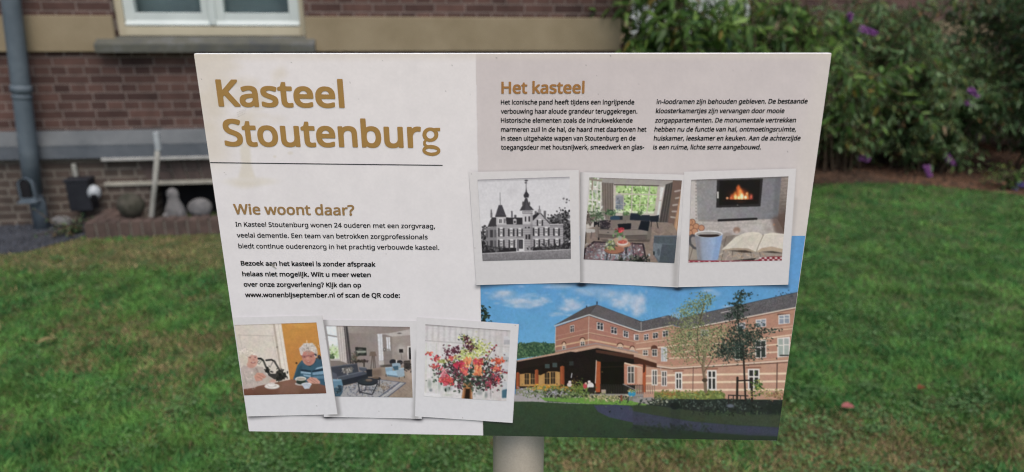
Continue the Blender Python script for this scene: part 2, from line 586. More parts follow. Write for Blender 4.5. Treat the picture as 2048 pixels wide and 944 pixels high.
def chips(px_, py_, z, sx, sy, sz, cols):
    n = len(px_)
    base = np.array([[1, 0, 0], [-0.5, 0.86, 0], [-0.5, -0.86, 0], [0.2, 0.1, 1.0]])
    a = rng.uniform(0, 6.28, n)
    V = np.zeros((n, 4, 3))
    bx = base[None, :, 0] * sx[:, None]; by = base[None, :, 1] * sy[:, None]
    V[..., 0] = px_[:, None] + bx * np.cos(a)[:, None] - by * np.sin(a)[:, None]
    V[..., 1] = py_[:, None] + bx * np.sin(a)[:, None] + by * np.cos(a)[:, None]
    V[..., 2] = z + base[None, :, 2] * sz[:, None]
    Fb = np.array([[0, 1, 3], [1, 2, 3], [2, 0, 3]])
    Fa = (np.arange(n)[:, None, None] * 4 + Fb).reshape(-1, 3)
    return V.reshape(-1, 3), Fa, np.repeat(cols, 4, axis=0)


cols = np.array([0.050, 0.056, 0.068]) * rng.uniform(0.4, 1.7, (n, 1))
v_, f_, c_ = chips(px_, py_, 0.005, rng.uniform(0.006, 0.016, n), rng.uniform(0.005, 0.012, n), rng.uniform(0.005, 0.012, n), cols)
tag(mesh_np('gravel_stones', v_, f_, M['mulch'], col=c_), 'small dark blue grey stones of the gravel strip', 'gravel', kind='stuff')
npb = 14000
px_ = rng.uniform(1.6, 6.2, npb); py_ = rng.uniform(5.3, 8.5, npb)
ok = inside(BED, px_, py_)
px_, py_ = px_[ok], py_[ok]
n = len(px_)
redness = fbm(px_, py_, 1.2, 51)[:, None] + 0.25 * (px_[:, None] > 3.6)
cols = (np.array([0.135, 0.075, 0.048]) * redness + np.array([0.03, 0.026, 0.022]) * (1 - redness)) * rng.uniform(0.5, 1.6, (n, 1))
v_, f_, c_ = chips(px_, py_, 0.005, rng.uniform(0.012, 0.045, n), rng.uniform(0.008, 0.018, n), rng.uniform(0.006, 0.02, n), cols)
tag(mesh_np('bark_mulch', v_, f_, M['mulch'], col=c_), 'reddish brown bark chips on the shrub bed', 'mulch', kind='stuff')

# ------------------------------------------------------------------ the brick house
house = empty('brick_house', HOUSE, PSI)
tag(house, 'purple brown brick house with tan stone band, white window and blue grey plinth', 'house')
Z_PL0, Z_PL1, Z_BD0, Z_BD1 = 0.505, 0.700, 1.250, 1.490
WX0, WX1, WZ0, WZ1 = -0.015, 1.268, 1.355, 3.3
S_L, S_R, TOP = -6.0, 3.59, 6.2
CEX0, CEX1, CEZ1 = 0.035, 1.32, 0.285
mb = MB()
mb.box(S_L, S_R, 0, 0.34, Z_PL1 - 0.02, Z_BD0)
mb.box(S_L, WX0, 0, 0.34, Z_BD0, WZ1)
mb.box(WX1, S_R, 0, 0.34, Z_BD0, WZ1)
mb.box(S_L, S_R, 0, 0.34, WZ1, TOP)
mb.build('brick_wall', M['brick'], house)
mb = MB()
mb.box(S_L, CEX0, 0.0, 0.34, -0.2, Z_PL0 + 0.02)
mb.box(CEX0, CEX1, 0.0, 0.34, 0.470, Z_PL0 + 0.02)
mb.box(CEX1, S_R, 0.0, 0.34, -0.2, Z_PL0 + 0.02)
mb.build('base_wall', M['brick_low'], house)
mb = MB(); mb.box(S_R - 0.34, S_R - 0.001, 0.341, 4.2, -0.2, TOP); mb.build('return_wall', M['brick_side'], house)
# stone band, either side of the window
for a, b2 in ((S_L, WX0 - 0.004), (WX1 + 0.004, S_R + 0.02)):
    MB().box(a, b2, -0.028, 0.1, Z_BD0, Z_BD1, 0.004).build('stone_band', M['band'], house)
# plinth course: sloping weathered top over an upright face
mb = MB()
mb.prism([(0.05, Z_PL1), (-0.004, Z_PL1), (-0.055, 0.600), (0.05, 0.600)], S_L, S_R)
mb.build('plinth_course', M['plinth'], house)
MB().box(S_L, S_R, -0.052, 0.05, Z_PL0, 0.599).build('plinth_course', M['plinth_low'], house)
MB().box(-0.24, 1.6, -0.066, 0.01, Z_PL0 - 0.022, Z_PL0 - 0.001, 0.004).build('pale_strip', M['mortar_pale'], house)  # pale mortar line, built proud of the plinth so that it catches light
# window
win = MB()
d0, d1 = 0.05, 0.16
win.box(WX0, WX0 + 0.048, d0, d1, WZ0, WZ1).box(WX1 - 0.040, WX1, d0, d1, WZ0, WZ1)
win.box(WX0 + 0.048, WX1 - 0.040, d0 - 0.012, d1, WZ0, WZ0 + 0.062, 0.004)
win.box(WX0 + 0.048, WX1 - 0.040, d0, d1, WZ1 - 0.06, WZ1)
w = win.build('window', M['cream'], house)
w['label'] = 'white casement window with two panes in a cream frame'
sx0, sx1, sm = WX0 + 0.050, WX1 - 0.042, 0.628
for a, b2 in ((sx0, sm - 0.004), (sm + 0.004, sx1)):
    q = MB()
    z0, z1 = WZ0 + 0.074, WZ1 - 0.062
    q.box(a, a + 0.072, 0.062, 0.125, z0, z1, 0.004).box(b2 - 0.072, b2, 0.062, 0.125, z0, z1, 0.004)
    q.box(a + 0.072, b2 - 0.072, 0.064, 0.123, z0, z0 + 0.082, 0.004).box(a + 0.072, b2 - 0.072, 0.064, 0.123, z1 - 0.07, z1)
    q.prism([(0.064, z0 + 0.03), (0.044, z0 + 0.004), (0.044, z0 - 0.004), (0.064, z0 - 0.004)], a + 0.004, b2 - 0.004)
    q.build('sash', M['white_paint'], w)
    MB().box(a + 0.07, b2 - 0.07, 0.090, 0.096, z0 + 0.08, z1 - 0.068).build('pane', M['glass'], w)
MB().box(sm - 0.024, sm + 0.024, 0.040, 0.061, WZ0 + 0.072, WZ1 - 0.062, 0.006).build('meeting_rail', M['white_paint'], w)
MB().box(WX0 + 0.02, WX1 - 0.02, 0.20, 0.22, WZ0, WZ1).build('pane_backing', M['room'], w)  # added backing; its blue green stands in for the sky reflected in the panes
mb = MB()
mb.prism([(0.06, WZ0 - 0.002), (-0.01, WZ0 - 0.008), (-0.095, WZ0 - 0.052), (-0.095, WZ0 - 0.106), (0.0, WZ0 - 0.106), (0.06, WZ0 - 0.106)], -0.135, 1.335)
mb.build('window_sill', M['sill'], house)
# cellar window: flat arch of leaning bricks, timber lintel, dark opening
mb = MB()
mb.box(CEX0, CEX1, 0.012, 0.2, CEZ1 + 0.03, 0.470)
mb.build('arch_mortar', M['mortar'], house)
mb = MB()
na = 13
cxm = (CEX0 + CEX1) / 2
for i in range(na):
    s0 = CEX0 - 0.05 + (CEX1 - CEX0 + 0.10) * i / na
    s1 = CEX0 - 0.05 + (CEX1 - CEX0 + 0.10) * (i + 0.84) / na
    t0 = cxm + (s0 - cxm) * 0.93
    t1 = cxm + (s1 - cxm) * 0.93
    if i % 2:
        mid0, mid1 = (s0 + t0) / 2, (s1 + t1) / 2
        mb.poly_xz([(t0, 0.318), (t1, 0.318), (mid1, 0.386), (mid0, 0.386)], -0.003, 0.1)
        mb.poly_xz([(mid0, 0.398), (mid1, 0.398), (s1, 0.468), (s0, 0.468)], -0.003, 0.1)
    else:
        mb.poly_xz([(t0, 0.318), (t1, 0.318), (s1, 0.468), (s0, 0.468)], -0.003, 0.1)
mb.build('brick_arch', M['arch'], house)
MB().box(-0.27, 1.42, -0.022, 0.15, CEZ1, CEZ1 + 0.028, 0.004).build('lintel', M['old_wood'], house)
MB().box(CEX0, CEX1, 0.22, 0.30, -0.1, CEZ1).build('cellar_window', M['dark_hole'], house)
# right wing, set back 4.2 m
QW = 4.2
wz0, wz1, wx0, wx1 = 1.215, 2.9, 5.0, 6.75
mb = MB()
mb.box(S_R + 0.001, 16, QW, QW + 0.34, -0.2, Z_BD0 - 0.06)
mb.box(S_R + 0.001, wx0, QW, QW + 0.34, Z_BD0 - 0.06, TOP).box(wx1, 16, QW, QW + 0.34, Z_BD0 - 0.06, TOP).box(wx0, wx1, QW, QW + 0.34, wz1, TOP)
mb.build('wing_wall', M['brick'], house)
for a, b2 in ((S_R + 0.002, wx0 - 0.004), (wx1 + 0.004, 16)):
    MB().box(a, b2, QW - 0.028, QW + 0.1, 1.10, 1.43, 0.004).build('stone_band', M['band'], house)
q = MB()
q.box(wx0, wx0 + 0.07, QW + 0.05, QW + 0.15, wz0, wz1).box(wx1 - 0.07, wx1, QW + 0.05, QW + 0.15, wz0, wz1).box(wx0 + 0.07, wx1 - 0.07, QW + 0.05, QW + 0.15, wz0, wz0 + 0.08).box((wx0 + wx1) / 2 - 0.04, (wx0 + wx1) / 2 + 0.04, QW + 0.05, QW + 0.15, wz0 + 0.08, wz1 - 0.06).box(wx0 + 0.07, wx1 - 0.07, QW + 0.05, QW + 0.15, wz1 - 0.06, wz1)
w2 = q.build('window', M['white_paint'], house)
w2['label'] = 'far window with white net curtain behind the leafy shrub'
MB().box(wx0 + 0.07, wx1 - 0.07, QW + 0.09, QW + 0.096, wz0 + 0.08, wz1 - 0.06).build('pane', M['glass'], w2)
# pleated curtain
xs = np.linspace(wx0 + 0.05, wx1 - 0.05, 160)
yy = QW + 0.19 + 0.018 * np.sin(xs * 62) + 0.008 * np.sin(xs * 23)
V = np.concatenate([np.stack([xs, yy, np.full_like(xs, wz0)], 1), np.stack([xs, yy, np.full_like(xs, wz1)], 1)])
i = np.arange(159)
mesh_np('curtain', V, np.stack([i, i + 1, i + 161, i + 160], 1), M['curtain'], w2, smooth=True)
MB().box(wx0 - 0.1, wx1 + 0.1, QW - 0.09, QW + 0.05, wz0 - 0.11, wz0 - 0.002, 0.006).build('window_sill', M['sill'], house)
MB().poly_xz([(S_L - 0.3, TOP + 0.001), (S_R + 0.3, TOP + 0.001), (S_R - 2, TOP + 2.4), (S_L + 2, TOP + 2.4)], -0.3, 6.5).build('roof', M['roof'], house)
MB().box(S_L, S_R - 0.36, 5.8, 6.1, -0.2, TOP).build('back_wall', M['brick'], house)
MB().box(S_L - 0.34, S_L - 0.001, 0, 6.1, -0.2, TOP).build('side_wall', M['brick_side'], house)

# drainpipe, leaning a little
pipe = empty('drainpipe', wall_pt(-0.734, 0.12, 0.0), PSI)
tag(pipe, 'grey zinc drainpipe with leaf-trap mouth standing before the brick wall', 'drainpipe')
e = Vector((0.102, 0.0, 1.0))                  # lean towards the right going up
P = lambda z, dx=0.0, dy=0.0: (e.x * z * 0.92 + dx, dy, z)
MB().tube([P(0.28), P(0.6), P(2.2), P(3.4), P(4.4)], 0.057, 28).build('upper_pipe', M['zinc'], pipe)
MB().tube([P(-0.05, 0.028, 0.012), P(0.2, 0.016, 0.008), P(0.34, 0.0, 0.004)], 0.049, 28).build('lower_pipe', M['zinc'], pipe)
MB().tube([P(0.985), P(0.99), P(1.03), P(1.035)], [0.058, 0.066, 0.066, 0.058], 28).tube([P(0.945), P(0.95), P(0.965), P(0.97)], [0.058, 0.062, 0.062, 0.058], 28).build('collar', M['zinc'], pipe)
mb = MB()
# hood of the leaf trap: an arched mouth facing the lawn with a projecting lip
pts = [(-0.052, 0.235), (-0.052, 0.33)] + [(-0.052 * math.cos(t), 0.345 + 0.055 * math.sin(t)) for t in np.linspace(0.1, math.pi - 0.1, 11)] + [(0.052, 0.33), (0.052, 0.235)]
x0 = P(0.32)[0] - 0.008
n_ = len(pts)
inner = [(px * 0.80, 0.255 + (pz - 0.235) * 0.86) for px, pz in pts]
va = [mb.bm.verts.new((x0 + px, -0.074, pz)) for px, pz in pts]
vb = [mb.bm.verts.new((x0 + px, -0.074, pz)) for px, pz in inner]
vc = [mb.bm.verts.new((x0 + px, -0.02, pz)) for px, pz in pts]
vd = [mb.bm.verts.new((x0 + px, -0.058, pz)) for px, pz in inner]
for i in range(n_):
    j = (i + 1) % n_
    mb.bm.faces.new((va[i], va[j], vb[j], vb[i]))
    mb.bm.faces.new((va[j], va[i], vc[i], vc[j]))
    mb.bm.faces.new((vb[i], vb[j], vd[j], vd[i]))
mb.box(x0 - 0.062, x0 + 0.062, -0.105, -0.03, 0.222, 0.238, 0.003)
mb.build('leaf_trap', M['zinc'], pipe)
MB().poly_xz(inner, -0.0665, -0.062).build('trap_opening', M['dark_hole'], pipe)
MB().box(P(1.3)[0] - 0.08, P(1.3)[0] + 0.08, 0.05, 0.118, 2.28, 2.31).build('bracket', M['zinc'], pipe)

# light well in front of the cellar window: brick rim
well = empty('light_well_rim', wall_pt(0, 0, 0), PSI)
tag(well, 'low brick rim of upright bricks before the cellar window', 'brick rim')
mb = MB()
g = np.random.default_rng(3)
s = -0.29
while s < 1.58:
    w_ = 0.064
    j = g.uniform(-0.004, 0.004)
    mb.box(s, s + w_, -0.385 + j, -0.285 + j, -0.05, 0.116 + g.uniform(-0.004, 0.004), 0.006)
    s += 0.076
mb.build('upright_bricks', M['red_brick'], well)
MB().box(-0.294, 1.585, -0.375, -0.292, -0.06, 0.104).build('joint_mortar', M['mortar'], well)
mb = MB()
for i in range(3):
    for j in range(3):
        mb.box(-0.288 + i * 0.083, -0.288 + i * 0.083 + 0.074, -0.278 + j * 0.094, -0.278 + j * 0.094 + 0.086, -0.05, 0.112 + g.uniform(-0.004, 0.004), 0.005)
mb.build('side_paving', M['red_brick'], well)
MB().box(-0.285, -0.05, -0.28, -0.003, -0.06, 0.098).build('side_mortar', M['mortar'], well)
MB().box(-0.045, 1.58, -0.28, -0.004, -0.02, 0.012).build('well_floor', M['soil'], well)

# garden ornaments and fittings by the wall
o = MB().blob((0, 0, 0.085), (0.095, 0.09, 0.092), 0.05, 3, 4).build('stone_ball', M['boulder'])
o.location = wall_pt(-0.02, 0.235, 0.108)
tag(o, 'dark mossy round stone lying left of the white post', 'stone')
mb = MB()
prof = [(0.0, 0.0), (0.062, 0.0), (0.072, 0.03), (0.078, 0.08), (0.062, 0.14), (0.044, 0.18), (0.038, 0.205), (0.043, 0.235), (0.036, 0.262), (0.016, 0.278), (0.0, 0.28)]
rings = [[mb.bm.verts.new((r * math.cos(2 * math.pi * k / 20), r * math.sin(2 * math.pi * k / 20) * 0.85, z)) for k in range(20)] if r > 0 else None for r, z in prof]
for a, b2 in zip(rings, rings[1:]):
    if a is None or b2 is None: continue
    for k in range(20):
        f = mb.bm.faces.new((a[k], a[(k + 1) % 20], b2[(k + 1) % 20], b2[k])); f.smooth = True
mb.bm.faces.new(rings[1][::-1]); mb.bm.faces.new(rings[-2])
mb.blob((-0.05, -0.05, 0.07), (0.03, 0.03, 0.045), 0.05, 2, 1).blob((0.05, -0.045, 0.09), (0.028, 0.03, 0.05), 0.05, 2, 2)
o = mb.build('garden_ornament', M['pale_stone'])
o.location = wall_pt(0.245, 0.155, 0.012)
o.rotation_euler = (0, 0, PSI)
tag(o, 'pear shaped grey garden ornament in the cellar window well', 'ornament')
o = MB().blob((0, 0, 0.075), (0.088, 0.075, 0.075), 0.04, 3, 9).build('pale_boulder', M['pale_stone'])
o.location = wall_pt(0.405, 0.10, 0.045)
tag(o, 'pale rounded boulder beside the grey garden ornament', 'stone')
o = MB().box(-0.06, 0.06, -0.05, 0.05, 0, 0.26, 0.02).build('stone_trough', M['old_white'])
o.location = wall_pt(0.60, 0.10, 0.012)
tag(o, 'upright pale stone block at the right of the cellar window', 'stone')
pb = wall_pt(0.106, 0.262, 0.012)
o = empty('white_post', pb, PSI)
tag(o, 'slim white painted post leaning before the cellar window', 'post')
MB().tube([(-0.015, 0, 0), (-0.010, 0.004, 0.03), (0.055, 0.010, 0.30), (0.118, 0.018, 0.58)], [0.021, 0.018, 0.017, 0.018], 14).build('shaft', M['old_white'], o)
MB().box(0.106, 0.142, 0.0, 0.038, 0.575, 0.705, 0.006).build('post_head', M['white_plastic'], o)
o = empty('black_box', wall_pt(-0.415, 0.0, 0.125), PSI)
tag(o, 'small black plastic box mounted low on the brick wall right of the drainpipe', 'box')
MB().box(-0.078, 0.078, -0.115, 0.0, 0.0, 0.215, 0.01).build('body', M['black_plastic'], o)
MB().box(-0.085, 0.085, -0.122, 0.0, 0.216, 0.240, 0.006).build('lid', M['black_plastic'], o)
MB().box(-0.048, -0.018, -0.035, -0.004, 0.241, 0.335, 0.006).build('conduit', M['old_white'], o)
MB().box(-0.03, -0.01, -0.06, -0.04, -0.13, 0.0).build('cable', M['black_plastic'], o)
o = empty('round_lamp', wall_pt(-0.318, 0.0, 0.258), PSI)
tag(o, 'round white lamp with dark opening beside the black box', 'lamp')
MB().blob((0, -0.085, 0.0), (0.046, 0.046, 0.056), 0.01, 3, 5).build('globe', M['white_plastic'], o)
MB().tube([(0.010, -0.119, -0.022), (0.014, -0.136, -0.030)], [0.024, 0.022], 18).build('lens', M['dark_hole'], o)
MB().tube([(0, 0.0, 0), (0, -0.06, 0)], 0.018, 12).build('bracket', M['black_plastic'], o)
o = MB().blob((0, 0, 0.045), (0.075, 0.045, 0.045), 0.08, 3, 6).build('flat_stone', M['pale_stone'])
o.location = wall_pt(-0.575, 0.09, 0.0)
tag(o, 'flat whitish stone lying at the wall foot below the black box', 'stone')


# ------------------------------------------------------------------ shrubs
def shrub(name, label, base, h, spread, nstem, leaf_len, leaf_wid, shoots, per_shoot, cols, seed, group=None, droop=0.5, toward=None, zmin=0.15, tmin=0.22):
    g = np.random.default_rng(seed)
    root = empty(name, (base[0], base[1], 0.0))
    tag(root, label, 'shrub', group)
    sm_ = MB()
    P_, D_, L_ = [], [], []
    tips = []
    for i in range(nstem):
        a = g.uniform(0, 2 * np.pi)
        out = np.array([math.cos(a), math.sin(a) * 0.8, 0.0])
        if toward is not None:
            out = out + np.array([toward[0], toward[1], 0.0])
        rad_ = spread * g.uniform(0.25, 1.0)
        hh = h * g.uniform(0.55, 1.0)
        b0 = np.array([g.normal(0, 0.14 * spread), g.normal(0, 0.12 * spread), 0.0])
        p1 = b0 + out * rad_ * 0.35 + np.array([0, 0, hh * 1.0])
        p2 = b0 + out * rad_ + np.array([0, 0, hh * (1 - droop * g.uniform(0.2, 0.9))])
        ts = np.linspace(0, 1, 9)[:, None]
        curve = (1 - ts) ** 2 * b0 + 2 * ts * (1 - ts) * p1 + ts ** 2 * p2
        sm_.tube([tuple(c) for c in curve], list(np.linspace(0.011, 0.003, 9)), 5, cap=False)
        tips.append((curve[-1], curve[-1] - curve[-2]))
        for k in range(shoots):
            t = g.uniform(tmin, 1.0)
            c0 = (1 - t) ** 2 * b0 + 2 * t * (1 - t) * p1 + t ** 2 * p2
            tang = 2 * (1 - t) * (p1 - b0) + 2 * t * (p2 - p1)
            tang /= np.linalg.norm(tang)
            sd_ = g.normal(0, 1, 3); sd_[2] *= 0.5
            dirv = tang * 0.5 + sd_ / np.linalg.norm(sd_)
            dirv /= np.linalg.norm(dirv)
            ln = g.uniform(0.14, 0.42) * (0.6 + 0.4 * h)
            uu = np.linspace(0.08, 1, per_shoot)
            pts = c0 + dirv * ln * uu[:, None] + np.array([0, 0, -0.5 * droop * ln]) * (uu ** 2)[:, None]
            sm_.tube([tuple(c0), tuple(pts[len(pts) // 2]), tuple(pts[-1])], [0.004, 0.003, 0.0015], 4, cap=False)
            for sgn in (-1, 1):
                sv = np.cross(dirv, g.normal(0, 1, (per_shoot, 3)))
                sv /= np.linalg.norm(sv, axis=1, keepdims=True)
                dd = dirv * 0.7 + sv * 0.9 + np.array([0, 0, -droop * 0.9])
                P_.append(pts); D_.append(dd)
                L_.append(leaf_len * g.uniform(0.55, 1.2, per_shoot) * (1.05 - 0.4 * uu))
    P_, D_, L_ = np.concatenate(P_), np.concatenate(D_), np.concatenate(L_)
    ok = (P_[:, 2] > zmin)
    P_, D_, L_ = P_[ok], D_[ok], L_[ok]
    n = len(P_)
    pick = g.choice(len(cols), n, p=[c[1] for c in cols])
    cc = np.array([c[0] for c in cols])[pick] * g.uniform(0.65, 1.35, (n, 1))
    v_, f_, c_ = leaf_mesh(P_, D_, L_, L_ * leaf_wid / leaf_len, 0.12, cc)
    mesh_np('foliage', v_, f_, M['leaf'], root, col=c_)
    sm_.build('stems', M['stem'], root)
    return root, tips


def panicle(parent, p, d, ln, rad, colr, seed):
    """butterfly-bush flower: a tapering spike of small florets"""
    g = np.random.default_rng(seed)
    n = 260
    t = g.uniform(0, 1, n)
    d = np.asarray(d, float); d /= np.linalg.norm(d)
    a = np.cross(d, [0.3, 0.2, 1]); a /= np.linalg.norm(a)
    b_ = np.cross(d, a)
    ph = g.uniform(0, 6.28, n)
    rr = rad * (1 - 0.75 * t) * g.uniform(0.6, 1.05, n)
    rd = a[None] * np.cos(ph)[:, None] + b_[None] * np.sin(ph)[:, None]
    pos = np.asarray(p)[None] + d[None] * (t * ln)[:, None] + rd * rr[:, None] * 0.5
    cc = np.asarray(colr) * g.uniform(0.6, 1.4, (n, 1))
    v_, f_, c_ = leaf_mesh(pos, rd + d * 0.3, np.full(n, rad * 0.75), np.full(n, rad * 0.6), 0.1, cc)
    return mesh_np('flower', v_, f_, M['petal'], parent, col=c_)


GRN = [((0.105, 0.205, 0.052), 0.50), ((0.175, 0.290, 0.066), 0.32), ((0.045, 0.095, 0.034), 0.14), ((0.24, 0.18, 0.04), 0.04)]
DRK = [((0.060, 0.120, 0.054), 0.46), ((0.095, 0.180, 0.070), 0.35), ((0.135, 0.200, 0.062), 0.15), ((0.18, 0.12, 0.06), 0.04)]
MID = [((0.098, 0.188, 0.072), 0.42), ((0.160, 0.270, 0.115), 0.34), ((0.180, 0.230, 0.070), 0.17), ((0.21, 0.13, 0.06), 0.07)]

shrub('leafy_shrub', 'bright green shrub with long drooping leaves at the house corner', (1.35, 5.55), 2.7, 0.75, 16, 0.17, 0.050, 12, 7, GRN, 11, droop=0.55, zmin=0.5)
shrub('leafy_shrub', 'bright green shrub nearest the far window, right of the corner shrub', (2.25, 5.95), 2.35, 0.68, 16, 0.14, 0.042, 13, 7, GRN, 12, droop=0.5, zmin=0.4)
s1, t1 = shrub('butterfly_bush', 'large butterfly bush with purple spikes right of the sign', (3.40, 7.05), 2.05, 1.05, 40, 0.11, 0.028, 19, 9, MID, 13, droop=0.65, zmin=0.04, tmin=0.06)
s2, t2 = shrub('butterfly_bush', 'grey green butterfly bush with mauve spikes low over the bed edge', (4.30, 6.95), 1.65, 1.0, 38, 0.11, 0.028, 19, 9, MID, 14, droop=0.7, zmin=0.04, tmin=0.06)
shrub('dark_shrub', 'dark green upright shrub at the far right edge', (5.25, 6.6), 2.3, 0.7, 40, 0.085, 0.034, 19, 9, DRK, 15, droop=0.35, tmin=0.06)
shrub('dark_shrub', 'dark shrub behind the butterfly bushes under the far wall', (4.3, 8.2), 1.85, 1.2, 38, 0.12, 0.045, 16, 8, DRK, 16, droop=0.4, tmin=0.06)
shrub('dark_shrub', 'dark shrub close behind the sign top right corner', (2.75, 7.6), 1.40, 0.85, 34, 0.12, 0.045, 16, 8, DRK, 17, droop=0.45, tmin=0.06)
shrub('dark_shrub', 'dark shrub rising to the right before the far wall band', (5.9, 7.9), 2.7, 1.1, 36, 0.12, 0.045, 15, 8, DRK, 18, droop=0.4, tmin=0.06)
PUR = (0.46, 0.20, 0.52)
FL1 = [((3.20, 6.60, 1.40), (0.8, -0.2, -0.25), 0.16), ((3.08, 6.6, 1.45), (0.2, 0, 1), 0.08), ((3.40, 6.6, 0.20), (0.6, -0.4, -0.2), 0.09)]
FL2 = [((4.33, 6.6, 0.86), (0.7, -0.2, -0.6), 0.13), ((4.17, 6.6, 0.69), (-0.8, 0, -0.3), 0.11), ((4.31, 6.6, 0.74), (0.9, 0, -0.3), 0.13), ((4.24, 6.6, 0.22), (0.6, -0.1, -0.6), 0.13), ((4.04, 6.55, 0.13), (0.35, -0.2, -0.9), 0.12)]
for i, (p, d, ln) in enumerate(FL1):
    panicle(s1, Vector(p) - s1.location, d, ln, 0.032, PUR, 100 + i)
for i, (p, d, ln) in enumerate(FL2):
    panicle(s2, Vector(p) - s2.location, d, ln, 0.030, PUR, 120 + i)
panicle(s2, Vector((4.55, 6.6, 0.33)) - s2.location, (0.9, 0, -0.35), 0.17, 0.026, (0.10, 0.05, 0.028), 140)
# low blue flowering plant at the bed edge
s3, t3 = shrub('flowering_plant', 'low plant with blue violet flowers at the right end of the bed', (4.62, 6.12), 0.22, 0.16, 9, 0.05, 0.02, 5, 5, GRN, 19, droop=0.3, zmin=0.02)
for i, (dx, dz, ln) in enumerate(((-0.05, 0.02, 0.08), (0.07, 0.10, 0.10), (-0.02, 0.08, 0.06))):
    panicle(s3, (dx, -0.06, dz), (0.4, 0, -0.3 + dz), ln, 0.026, (0.26, 0.22, 0.62), 150 + i)
wd, _t = shrub('weed', 'small green weed growing under the black box', wall_pt(-0.42, 0.27, 0), 0.09, 0.10, 8, 0.04, 0.02, 4, 4, DRK, 20, droop=0.4, zmin=0.005)


# fallen leaves
def fallen(loc, rz, ln, wd_, colr, label):
    nx = 9
    V, Fc = [], []
    for i in range(nx):
        t = i / (nx - 1)
        w_ = wd_ * 0.5 * math.sin(math.pi * min(1, t * 0.97 + 0.03)) ** 0.7
        z = 0.012 * math.sin(math.pi * t) * ln / 0.08
        for k in (-1, 0, 1):
            V.append(((t - 0.5) * ln, k * w_, z + abs(k) * 0.006 + 0.002))
    for i in range(nx - 1):
        for k in range(2):
            a = i * 3 + k
            Fc.append((a, a + 3, a + 4, a + 1))
    cc = np.tile(np.array(colr), (len(V), 1)) * np.random.default_rng(int(rz * 100)).uniform(0.8, 1.2, (len(V), 1))
    o = mesh_np('fallen_leaf', V, Fc, M['leaf'], col=cc, smooth=True)
    o.location = (loc[0], loc[1], 0.028)
    o.rotation_euler = (0.15, 0.1, rz)
    tag(o, label, 'leaf')


fallen((-2.22, 2.93), 0.95, 0.075, 0.030, (0.30, 0.25, 0.12), 'pale yellow fallen leaf on the grass left of the sign')
fallen((-1.02, 3.25), 2.2, 0.07, 0.04, (0.20, 0.11, 0.02), 'orange brown fallen leaf close to the left edge of the sign')
fallen((1.36, 2.40), 0.1, 0.055, 0.034, (0.42, 0.14, 0.13), 'pinkish fallen leaf on the grass right of the sign')
fallen((1.74, 2.55), 0.5, 0.05, 0.03, (0.20, 0.07, 0.025), 'rust brown fallen leaf right of the pinkish leaf')

# =====================================================================================
# THE INFORMATION SIGN
# =====================================================================================
BW, BH = 0.70, 0.4905
TL = Vector((-0.35571, 0.78409, 1.50085))
XR = Vector((0.69961, -0.02260, 0.00613)).normalized()
YD = Vector((0.00205, 0.00078, -0.49054))
YD = (YD - XR * YD.dot(XR)).normalized()
YU = -YD
NZ = XR.cross(YU)                               # out of the board's face, to the reader
sign = tag(empty('information_sign', (0, 0, 0)), 'white printed information board on a beige post in front of the house', 'sign')
centre = TL + XR * (BW / 2) + YD * BH
sign.location = (centre.x, centre.y, 0.0)
to_local = Matrix.Translation(-sign.location)
board_m = to_local @ Matrix(((XR.x, YU.x, NZ.x, TL.x), (XR.y, YU.y, NZ.y, TL.y), (XR.z, YU.z, NZ.z, TL.z), (0, 0, 0, 1)))
# The artwork was measured on the photograph (pixels of a 2048 x 944 frame); this is the plane-to-plane
# map from those measurements to metres on the board's own face.
src = np.array([[0, 0], [BW, 0], [BW, BH], [0, BH]], float)
dst = np.array([[387, 107], [1664, 106], [1551, 882], [494, 863]], float)
A_ = []
for (x, y), (u, v) in zip(src, dst):
    A_.append([x, y, 1, 0, 0, 0, -u * x, -u * y, -u]); A_.append([0, 0, 0, x, y, 1, -v * x, -v * y, -v])
H_ = np.linalg.svd(np.array(A_))[2][-1].reshape(3, 3)
HI = np.linalg.inv(H_)


def hmap(Hm, p):
    p = np.asarray(p, float)
    q = np.concatenate([p, np.ones(p.shape[:-1] + (1,))], -1) @ Hm.T
    return q[..., :2] / q[..., 2:3]


def mm(p):
    return hmap(HI, p)


def on_board(o, z):
    o.matrix_local = board_m @ Matrix.Translation((0, 0, z))
    o.parent = sign
    return o


# panel
mb = MB()
mb.box(0, BW, -BH, 0, -0.008, 0.0, 0.0012)
panel = on_board(mb.build('panel', M['board_edge']), 0.0)
# post behind the board
pc = mm((1032, 872))
pw = TL + XR * float(pc[0]) + YD * float(pc[1])
post_r = 0.0365
o = MB().tube([(0, 0, -0.3), (0, 0, 0.5), (0, 0, 1.47)], post_r, 48).build('post', M['post'], sign)
o.location = (pw.x - sign.location.x + 0.002, pw.y - sign.location.y + 0.008 + post_r + 0.012, 0)
for zz in (1.40, 1.10):
    MB().box(-0.05, 0.05, -0.006, 0.006, zz - 0.02, zz + 0.02, 0.002).build('clamp', M['board_back'], sign).location = (o.location.x, o.location.y - post_r - 0.005, 0)


# ---- a small painter for the printed pictures
def hexc(c):
    return np.array([int(c[i:i + 2], 16) / 255 for i in (1, 3, 5)])


